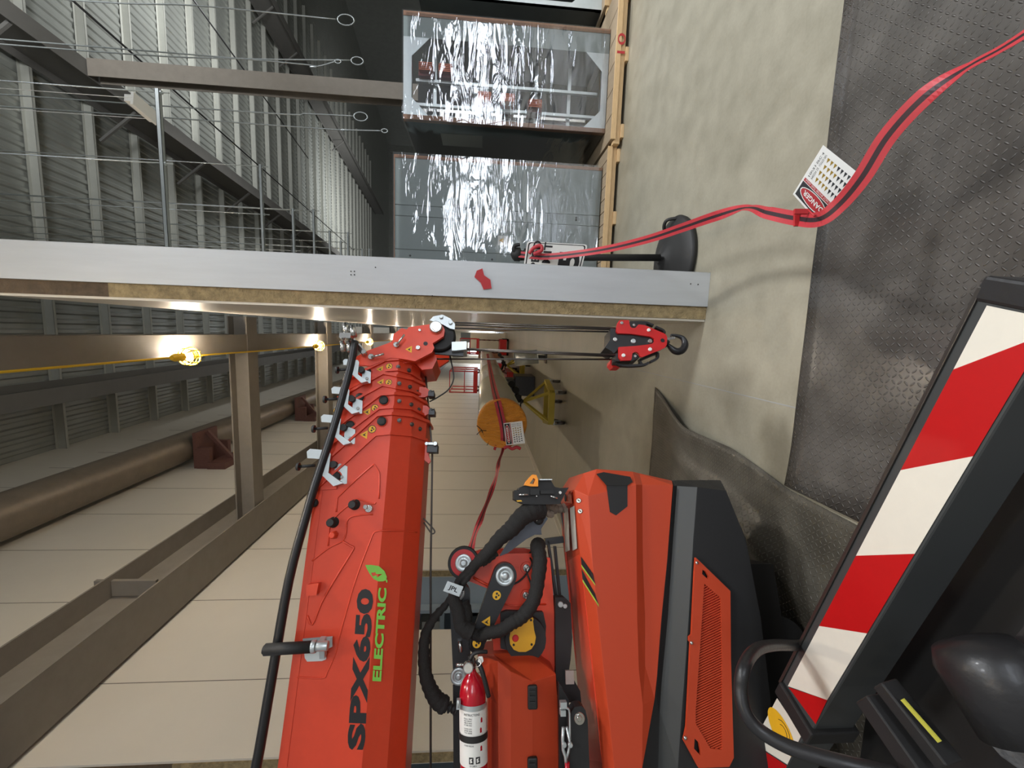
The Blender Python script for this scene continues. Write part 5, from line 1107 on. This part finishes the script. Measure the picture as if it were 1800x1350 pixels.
# lever and controller at the top of the mast
m = MB(); m.poly([mz([(958, 905), (946, 903), (930, 908), (902, 940), (886, 965), (878, 978), (893, 972), (925, 948), (940, 940), (952, 940), (951, 930), (956, 922), (963, 912)], .05)], -BN*.02); LV = build('lever_plate', m, 'bluegrey', CR, bevel=.004)
m = MB(); m.lathe(MP(946, 913, .05), BN, [(0, 9.5*k), (.02, 9.5*k), (.026, 7*k), (.026, 4*k)], 20); LK = build('lever_knob', m, 'rubber', LV); m = MB(); m.bar(MP(943, 916, .077), MP(949, 909, .077), .003, .002, BN); build('knob_mark', m, 'white', LK)
q = smooth([MP(952, 884, .03), MP(958, 890, .08), (MP(960, 900, .08)), MP(957, 906, .06)], 4); m = MB(); m.tube(q, .003, 6); build('cable_tie', m, 'white', CR)
hose([(950, 888, .04), (962, 892, .03), (975, 894, .01), (992, 893, -.02), (1004, 895, -.05)], .022, .020, 'bellows', 'glovegrey', .005)
hose([(958, 898, .06), (964, 903, .06), (970, 903, .05)], .016, .016, 'bellows', 'glovegrey', .003)
RC = PL(P(950, 870, 1.85), BN)
rz = lambda L, o_: [RC(x, y, o_) for x, y in L]
m = MB(); m.poly([rz([(904, 862), (911, 862), (913, 857), (920, 854), (935, 855), (945, 855), (946, 844), (968, 844), (975, 856), (985, 858), (1000, 857), (992, 870), (984, 886), (945, 887), (920, 886), (911, 882), (904, 878)], 0.)], -BN*.10); CTL = build('control_block', m, 'blackm', CR, bevel=.004)
for pts in ([(913, 866), (930, 866), (930, 872), (913, 872)], [(932, 859), (948, 859), (948, 870), (932, 870)], [(950, 862), (972, 862), (974, 868), (950, 868)]):
    m = MB(); m.poly([rz(pts, .02)], -BN*.02); build('valve_block', m, 'rubber', CTL, bevel=.003)
m = MB(); m.tube([RC(912, 870, .02), RC(928, 869, .02)], .004, 6); m.tube([RC(968, 872, .02), RC(980, 876, .02)], .004, 6); m.disc(RC(984, 866, 0), BN, .008, .01, 6); m.disc(RC(943, 872, .02), BN, .003, .004, 6); build('fitting', m, 'chrome', CTL)
m = MB(); m.poly([rz([(908, 879.5), (916, 879), (918, 881.5), (909, 882)], .003)], -BN*.002); build('yellow_mark', m, 'yellow', CTL)
m = MB(); m.bar(RC(947, 843.5, 0), RC(969, 843.5, 0), .004, .05, BN); build('block_edge', m, 'galv', CTL)
m = MB(); m.poly([rz([(922, 853), (925, 846), (936, 834), (943, 835), (946, 843), (946, 855), (934, 855)], .02), rz([(931, 850), (938, 840), (941, 843), (938, 851)], .02)], -BN*.045); build('hi_vis_strap', m, 'orangestrap', CR)
# struts, cylinder and latch hardware between mast and cover
m = MB(); m.bar(MP(963, 950, -.10), MP(979, 1060, -.10), .012, .03, BN); m.bar(MP(975, 960, -.12), MP(985, 1060, -.12), .012, .03, BN); m.bar(MP(958, 952, -.1), MP(990, 948, -.1), .03, .03, BN); build('side_struts', m, 'black', CR)
m = MB(); m.bar(MP(983, 880, -.14), MP(1000, 975, -.14), .012, .02, BN); build('thin_strut', m, 'dgrey', CR)
m = MB(); m.poly([mz([(976, 1050), (992, 1050), (1003, 1060), (1006, 1120), (1003, 1160), (1000, 1180), (1020, 1215), (1022, 1235), (984, 1235), (977, 1190)], .03)], -BN*.05); BK = build('side_bracket', m, 'blackm', CR, bevel=.003)
m = MB(); m.disc(MP(985, 1062, .03), BN, .013, .008, 16); m.disc(MP(993, 1065, .03), BN, .010, .006, 12); build('bracket_bolt', m, 'galv', BK); m = MB(); m.obox(MP(1001, 1190, .04), B.u*.018, BD*.025, BN*.006); build('plastic_clip', m, 'decalgrey', BK)
c0 = P(1018, 1262, 1.56)
m = MB(); q = []
XP = PL(P(1018, 1262, 1.56), BN)
m.poly([[XP(x, y) for x, y in ((1003, 1440), (1001, 1275), (1004, 1252), (1010, 1243), (1022, 1241), (1029, 1248), (1033, 1265), (1040, 1440))]], -BN*.05); RAM = build('support_arm', m, 'blackm', CR, bevel=.006)
m = MB(); m.disc(XP(1018, 1262, 0), BN, .021, .008, 22); m.disc(XP(1018, 1262, .008), BN, .011, .008, 6); build('arm_bolt', m, 'chrome', RAM)
m = MB(); m.tube(smooth([XP(984, 1245, .01), XP(997, 1245, .01), XP(1001, 1255, .01), XP(1002, 1300, .01)], 3), .004, 8); m.tube([XP(990, 1278, .01), XP(989, 1300, .01), XP(990, 1318, .01), XP(994, 1330, .01), XP(996, 1350, .01)], .006, 8); m.tube([XP(996, 1278, .01), XP(1002, 1305, .01), XP(999, 1322, .01), XP(996, 1332, .01)], .005, 8)
m.obox(XP(990, 1238, .01), B.u*.012, BD*.010, BN*.012); m.obox(XP(989, 1252, .01), B.u*.010, BD*.009, BN*.012); m.disc(XP(991, 1308, .012), BN, .009, .01, 10); m.disc(XP(1002, 1308, .012), BN, .009, .01, 10); TL = build('toggle_latch', m, 'galv', CR)
m = MB(); m.tube([XP(997, 1340, .012), XP(999, 1460, .012)], .009, 10); build('latch_handle', m, 'extred', TL)
m = MB(); m.poly([[XP(x, y, -.06) for x, y in ((982, 1200), (1000, 1230), (1003, 1440), (984, 1440))]], -BN*.03); build('backing_channel', m, 'black', CR)

# ------------------------------------------------------------ fire extinguisher strapped sideways to the mast
XE = PL(P(831, 1260, 1.50), BN); r0 = 23.6*mpp(P(831, 1260, 1.50))
ax = XE(830, 1185, -.03)-XE(834, 1400, -.03); L_all = ax.length; ax.normalize(); base = XE(834, 1400, -.03)
def along(y): return (XE(831, y, -.03)-base).dot(ax)
EX = thing('fire_extinguisher', tuple(base), 'red fire extinguisher lying on its side against the orange box', 'extinguisher')
tN = along(1172); tS = along(1225)
prof = [(-.02, r0*.9), (0, r0)]+[(tS, r0)]+[(tS+(tN-tS)*a, r0*b) for a, b in ((.2, .98), (.4, .90), (.58, .74), (.7, .55), (.8, .36), (.9, .27), (1.0, .26))]
m = MB(); m.lathe(base, ax, prof, 40); build('cylinder', m, 'extred', EX)
wv = ax.cross(BN).normalized(); down = -XE.u
def cyl(t, b, rr=r0+.0012):                      # t along the axis, b around (positive toward the ground)
    a = b/rr; n2 = ax.cross(down).normalized(); n2 = n2 if n2.dot(BN) > 0 else -n2
    return base+ax*t+(n2*math.cos(a)+down*math.sin(a))*rr
def patch(y0, y1, b0, b1, mt, name, par, rr=r0+.0012):
    t0, t1 = along(y0), along(y1); m = MB(); n = 18; q = []
    for i in range(n+1): b = b0+(b1-b0)*i/n; q += [cyl(t0, b, rr), cyl(t1, b, rr)]
    m.add(q, [(2*i, 2*i+1, 2*i+3, 2*i+2) for i in range(n)], 0, True); return build(name, m, mt, par)
q1 = r0*1.75
LBL = patch(1239, 1337, -q1, q1, 'white', 'paper_label', EX)
m = MB()
def etext(s, y, b, wd, ht): text_fit(m, s, (0, 0, 0), (1, 0, 0), (0, 1, 0), wd, ht, bold=.01, fn=lambda a, c: cyl(along(y)+c, b+a, r0+.0018))
etext('INSTRUCTIONS', 1248, -.034, .060, .007)
for i, s in enumerate(('PULL PIN', 'HOLD UPRIGHT', 'AIM AT BASE', 'OF FIRE AND')): etext(s, 1254+i*3.6, -.034, .030, .0042)
for i, s in enumerate(('SQUEEZE LEVER', 'SWEEP SIDE', 'TO SIDE')): etext(s, 1271+i*3.5, -.034, .030, .0042)
etext('STORED PRESSURE', 1300, -.034, .036, .0045); etext('FIRE KILLER', 1334, -.012, .024, .008) if False else etext('DRY CHEMICAL', 1334, -.014, .026, .005)
build('label_text', m, 'ink', LBL, recalc=False)
for yy, bb_ in ((1326, -.016), (1326, .008)):
    m = MB(); t0 = along(yy)
    m.add([cyl(t0-.006, bb_-.0, r0+.0018), cyl(t0-.006, bb_+.016, r0+.0018), cyl(t0+.014, bb_+.016, r0+.0018), cyl(t0+.014, bb_, r0+.0018)], [(0, 1, 2, 3)]); build('class_symbol', m, 'ink', LBL)
    m = MB(); m.add([cyl(t0-.003, bb_+.004, r0+.0022), cyl(t0+.000, bb_+.012, r0+.0022), cyl(t0+.006, bb_+.009, r0+.0022), cyl(t0+.011, bb_+.012, r0+.0022), cyl(t0+.009, bb_+.003, r0+.0022)], [(0, 1, 2, 3, 4)]); build('symbol_figure', m, 'white', LBL)
for yy, bb_ in ((1257, .034), (1274, .030), (1305, .030)):
    m = MB(); t0 = along(yy); m.add([cyl(t0-.007, bb_-.004, r0+.0018), cyl(t0-.007, bb_+.004, r0+.0018), cyl(t0+.005, bb_+.004, r0+.0018), cyl(t0+.009, bb_+.001, r0+.0018), cyl(t0+.009, bb_-.001, r0+.0018), cyl(t0+.005, bb_-.004, r0+.0018)], [(0, 1, 2, 3, 4, 5)]); build('red_figure', m, 'extred', LBL)
patch(1231, 1240, -q1, q1, 'galv', 'metal_band', EX, r0+.003)
m = MB(); m.obox(XE(806, 1237, .0), B.u*.007, BD*.014, BN*.012); m.tube([XE(806, 1230, .012), XE(806, 1244, .012)], .004, 8); build('band_buckle', m, 'galv', EX)
patch(1282, 1294, -q1*1.02, q1*1.02, 'rubber', 'rubber_strap', EX, r0+.004)
n_ = base+ax*(tN+.006)
m = MB(); m.lathe(base+ax*(tN-.004), ax, [(0, r0*.3), (.03, r0*.3), (.034, r0*.22)], 16); m.obox(XE(828, 1158, -.02), B.u*.012, BD*.012, BN*.014); build('valve', m, 'steel', EX)
gc = XE(823, 1174, .03); m = MB(); m.lathe(gc, BN, [(-.02, .019), (0, .020), (.004, .018)], 24); GA = build('pressure_gauge', m, 'chrome', EX); m = MB(); m.lathe(gc+BN*.0045, BN, [(0, .015), (.0005, .015)], 20); build('gauge_face', m, 'decalgrey', GA)
m = MB(); q = smooth([XE(826, 1160, 0), XE(832, 1150, 0), XE(843, 1146, 0), XE(856, 1146, -.01)], 4); m.tube(q, .007, 8); q = smooth([XE(838, 1160, 0), XE(846, 1176, .01), XE(853, 1200, .01), XE(859, 1224, .0)], 4); m.tube(q, .009, 8); build('squeeze_lever', m, 'blackm', EX)
m = MB(); m.tube([XE(802, 1169, .01), XE(815, 1168, .01)], .0055, 10); m.tube(smooth([XE(834, 1172, .02), XE(842, 1171, .03), XE(846, 1164, .03), XE(840, 1156, .02)], 4), .002, 6); build('pull_pin', m, 'chrome', EX)
m = MB(); m.poly([[XE(x, y, .02) for x, y in ((841, 1154), (848, 1154), (850, 1162), (846, 1167), (840, 1163))]], -BN*.002); build('inspection_tag', m, 'white', EX)

# ------------------------------------------------------------ outrigger beam with red and white reflective stripes
ZO = .40
a0, a1 = onz(1735, 537, ZO), onz(1385, 1206, ZO); c0_, c1_ = onz(1711, 802, ZO), onz(1456, 1233, ZO)
od = (a1-a0).normalized(); on = V((od.y, -od.x, 0)); on = on if on.y < 0 else -on           # on points to the viewer
Wd = (c0_-a0).dot(on)
def O(s, t, z=0.): p = a0+od*s+on*t; return V((p.x, p.y, ZO+z))
def os_(x, y): p = onz(x, y, ZO)-a0; return p.dot(od), p.dot(on)
sE = os_(1385, 1206)[0]+.03
prof_t = -.028; prof_b = Wd+.006
m = MB(); m.hexa([O(-.04, prof_t, -.145), O(-.04, prof_b, -.145), O(sE, prof_b, -.145), O(sE, prof_t, -.145), O(-.04, prof_t, -.002), O(-.04, prof_b, -.002), O(sE, prof_b, -.002), O(sE, prof_t, -.002)]); OB = build('outrigger_beam', m, 'dgrey', CR, bevel=.006); OB['label'] = 'grey outrigger beam with red and white stripes on top'
m = MB(); m.hexa([O(-.06, prof_t-.004, -.15), O(-.06, prof_b+.05, -.15), O(-.004, prof_b+.05, -.15), O(-.004, prof_t-.004, -.15), O(-.06, prof_t-.004, .004), O(-.06, prof_b+.05, .004), O(-.004, prof_b+.05, .004), O(-.004, prof_t-.004, .004)]); build('end_plate', m, 'gloss', CR, bevel=.008)
m = MB(); m.hexa([O(-.035, prof_t-.005, -.02), O(-.035, prof_t, -.02), O(sE, prof_t, -.02), O(sE, prof_t-.005, -.02), O(-.035, prof_t-.005, .004), O(-.035, prof_t+.006, .004), O(sE, prof_t+.006, .004), O(sE, prof_t-.005, .004)]); build('edge_rail', m, 'steel', CR, bevel=.002)
# stripes on the top face: boundaries measured on both edges
bl = [os_(1735, 537)[0], os_(1678, 650)[0], os_(1583, 826)[0], os_(1503, 975)[0], os_(1440, 1100)[0], os_(1385, 1206)[0]]
br = [os_(1800, 547)[0], os_(1800, 602)[0], os_(1711, 802)[0], os_(1609, 974)[0], os_(1524, 1113)[0], os_(1456, 1233)[0]]
br[0] = bl[0]+.0; sr_ = [os_(1800, 602)]; 
slope01 = (br[1]-bl[1])/(sr_[0][1]-0); br[1] = bl[1]+slope01*Wd
def st(i, mt, tri=None):
    m = MB(); m.add([O(bl[i], 0, .0006), O(br[i], Wd, .0006), O(br[i+1], Wd, .0006), O(bl[i+1], 0, .0006)], [(0, 1, 2, 3)]); build('reflective_stripe', m, mt, OB)
for i, mt in enumerate(('stripewhite', 'stripered', 'stripewhite', 'stripered', 'stripewhite')): st(i, mt)
m = MB(); m.add([O(bl[5], 0.004, .0006), O(br[5], Wd, .0006), O(os_(1434, 1273)[0], os_(1434, 1273)[1], .0006)], [(0, 1, 2)]); build('reflective_stripe', m, 'stripered', OB)
# inner beam beyond the joint
m = MB(); s1_, s2_ = sE-.02, sE+.75
m.hexa([O(s1_, -.012, -.14), O(s1_, Wd-.01, -.14), O(s2_, Wd-.01, -.14), O(s2_, -.012, -.14), O(s1_, -.012, -.012), O(s1_, Wd-.01, -.012), O(s2_, Wd-.01, -.012), O(s2_, -.012, -.012)]); IB = build('inner_beam', m, 'dgrey', CR, bevel=.004)
zi = ZO-.0105
def oi(x, y): return onz(x, y, zi)
m = MB(); m.add([oi(1366, 1227), oi(1409, 1292), oi(1384, 1344), oi(1324, 1305.6)], [(0, 1, 2, 3)]); build('reflective_stripe', m, 'stripewhite', IB)
m = MB(); m.add([oi(1323, 1307), oi(1383, 1346), oi(1368, 1385), oi(1300, 1352)], [(0, 1, 2, 3)]); build('reflective_stripe', m, 'stripered', IB)
cc_ = oi(1373, 1285); rad = (oi(1394, 1299)-oi(1354, 1262)).length/2*1.15
m = MB(); m.flat([[V((cc_.x, cc_.y, zi+.0006))+od*rad*.8*math.cos(2*math.pi*k_/28)+on*rad*1.1*math.sin(2*math.pi*k_/28) for k_ in range(28)]]); YS = build('yellow_emblem', m, 'yellow', IB)
m = MB()
for s_ in (.55, .33):
    m.tube([V((cc_.x, cc_.y, zi+.001))+od*rad*(s_*math.cos(t/10*4.2)-.1)+on*rad*(s_*math.sin(t/10*4.2)+.1) for t in range(11)], .0012, 5)
build('emblem_lines', m, 'ink', IB)
m = MB(); j0 = O(sE+.01, Wd/2, -.07); m.obox(j0, od*.03, on*(Wd/2+.022), V((0, 0, .085))); build('joint_collar', m, 'blackm', CR, bevel=.006)
# black tubular handle over the joint
hh = [(1450, 1128, 1.52), (1403, 1134, 1.42), (1362, 1134, 1.30), (1330, 1142, 1.2), (1309, 1170, 1.10), (1302, 1212, 1.08), (1310, 1252, 1.06), (1336, 1284, 1.04), (1380, 1310, 1.01), (1432, 1328, .98), (1500, 1345, .95), (1580, 1362, .93)]
m = MB(); m.tube(smooth([P(*p) for p in hh], 6), .0165, 18); build('tube_handle', m, 'gloss', CR)
# dark machine parts under the outrigger, and a sheet for the shade there
m = MB(); pa, pb = P(1555, 1200, 1.02), P(1670, 1345, .90); m.bar(pa, pb, .035, .05); m.bar(P(1530, 1225, 1.05), P(1640, 1380, .92), .05, .06); CHN = build('side_channel', m, 'blackm', CR, bevel=.004)
m = MB(); m.bar(P(1586, 1229, .965), P(1652, 1304, .905), .010, .004); build('yellow_edge', m, 'yellowedge', CHN)
m = MB(); g0 = P(1800, 1230, .80); m.lathe(P(1820, 1300, .82), (P(1700, 1120, .9)-P(1820, 1300, .82)), [(0, .02), (.01, .085), (.14, .085), (.17, .07), (.18, .02)], 32); build('hydraulic_casting', m, 'gloss', CR, bevel=0)
m = MB(); m.poly([[P(x, y, d_) for x, y, d_ in ((1735, 1180, .97), (1700, 1262, .97), (1760, 1330, .92), (1860, 1400, .85), (1880, 1100, .88), (1800, 1100, .92))]], V((0, .02, -.05))); build('foot_fairing', m, 'gloss', CR, bevel=.01)
m = MB(); m.tube([onz(1684+i*3.3, 1262-i*4.6, .10) for i in range(16)], .004, 6); build('weld_edge', m, 'steel', CR)
m = MB(); m.poly([[onz(x, y, .12) for x, y in ((1612, 965), (1716, 900), (1800, 740), (1980, 700), (2050, 1350), (1500, 1420), (1530, 1200))]], V((0, 0, -.1))); build('mat_shade_sheet', m, 'rubber', CR, bevel=.006)  # added black sheet over the mat, standing in for shade under the crane
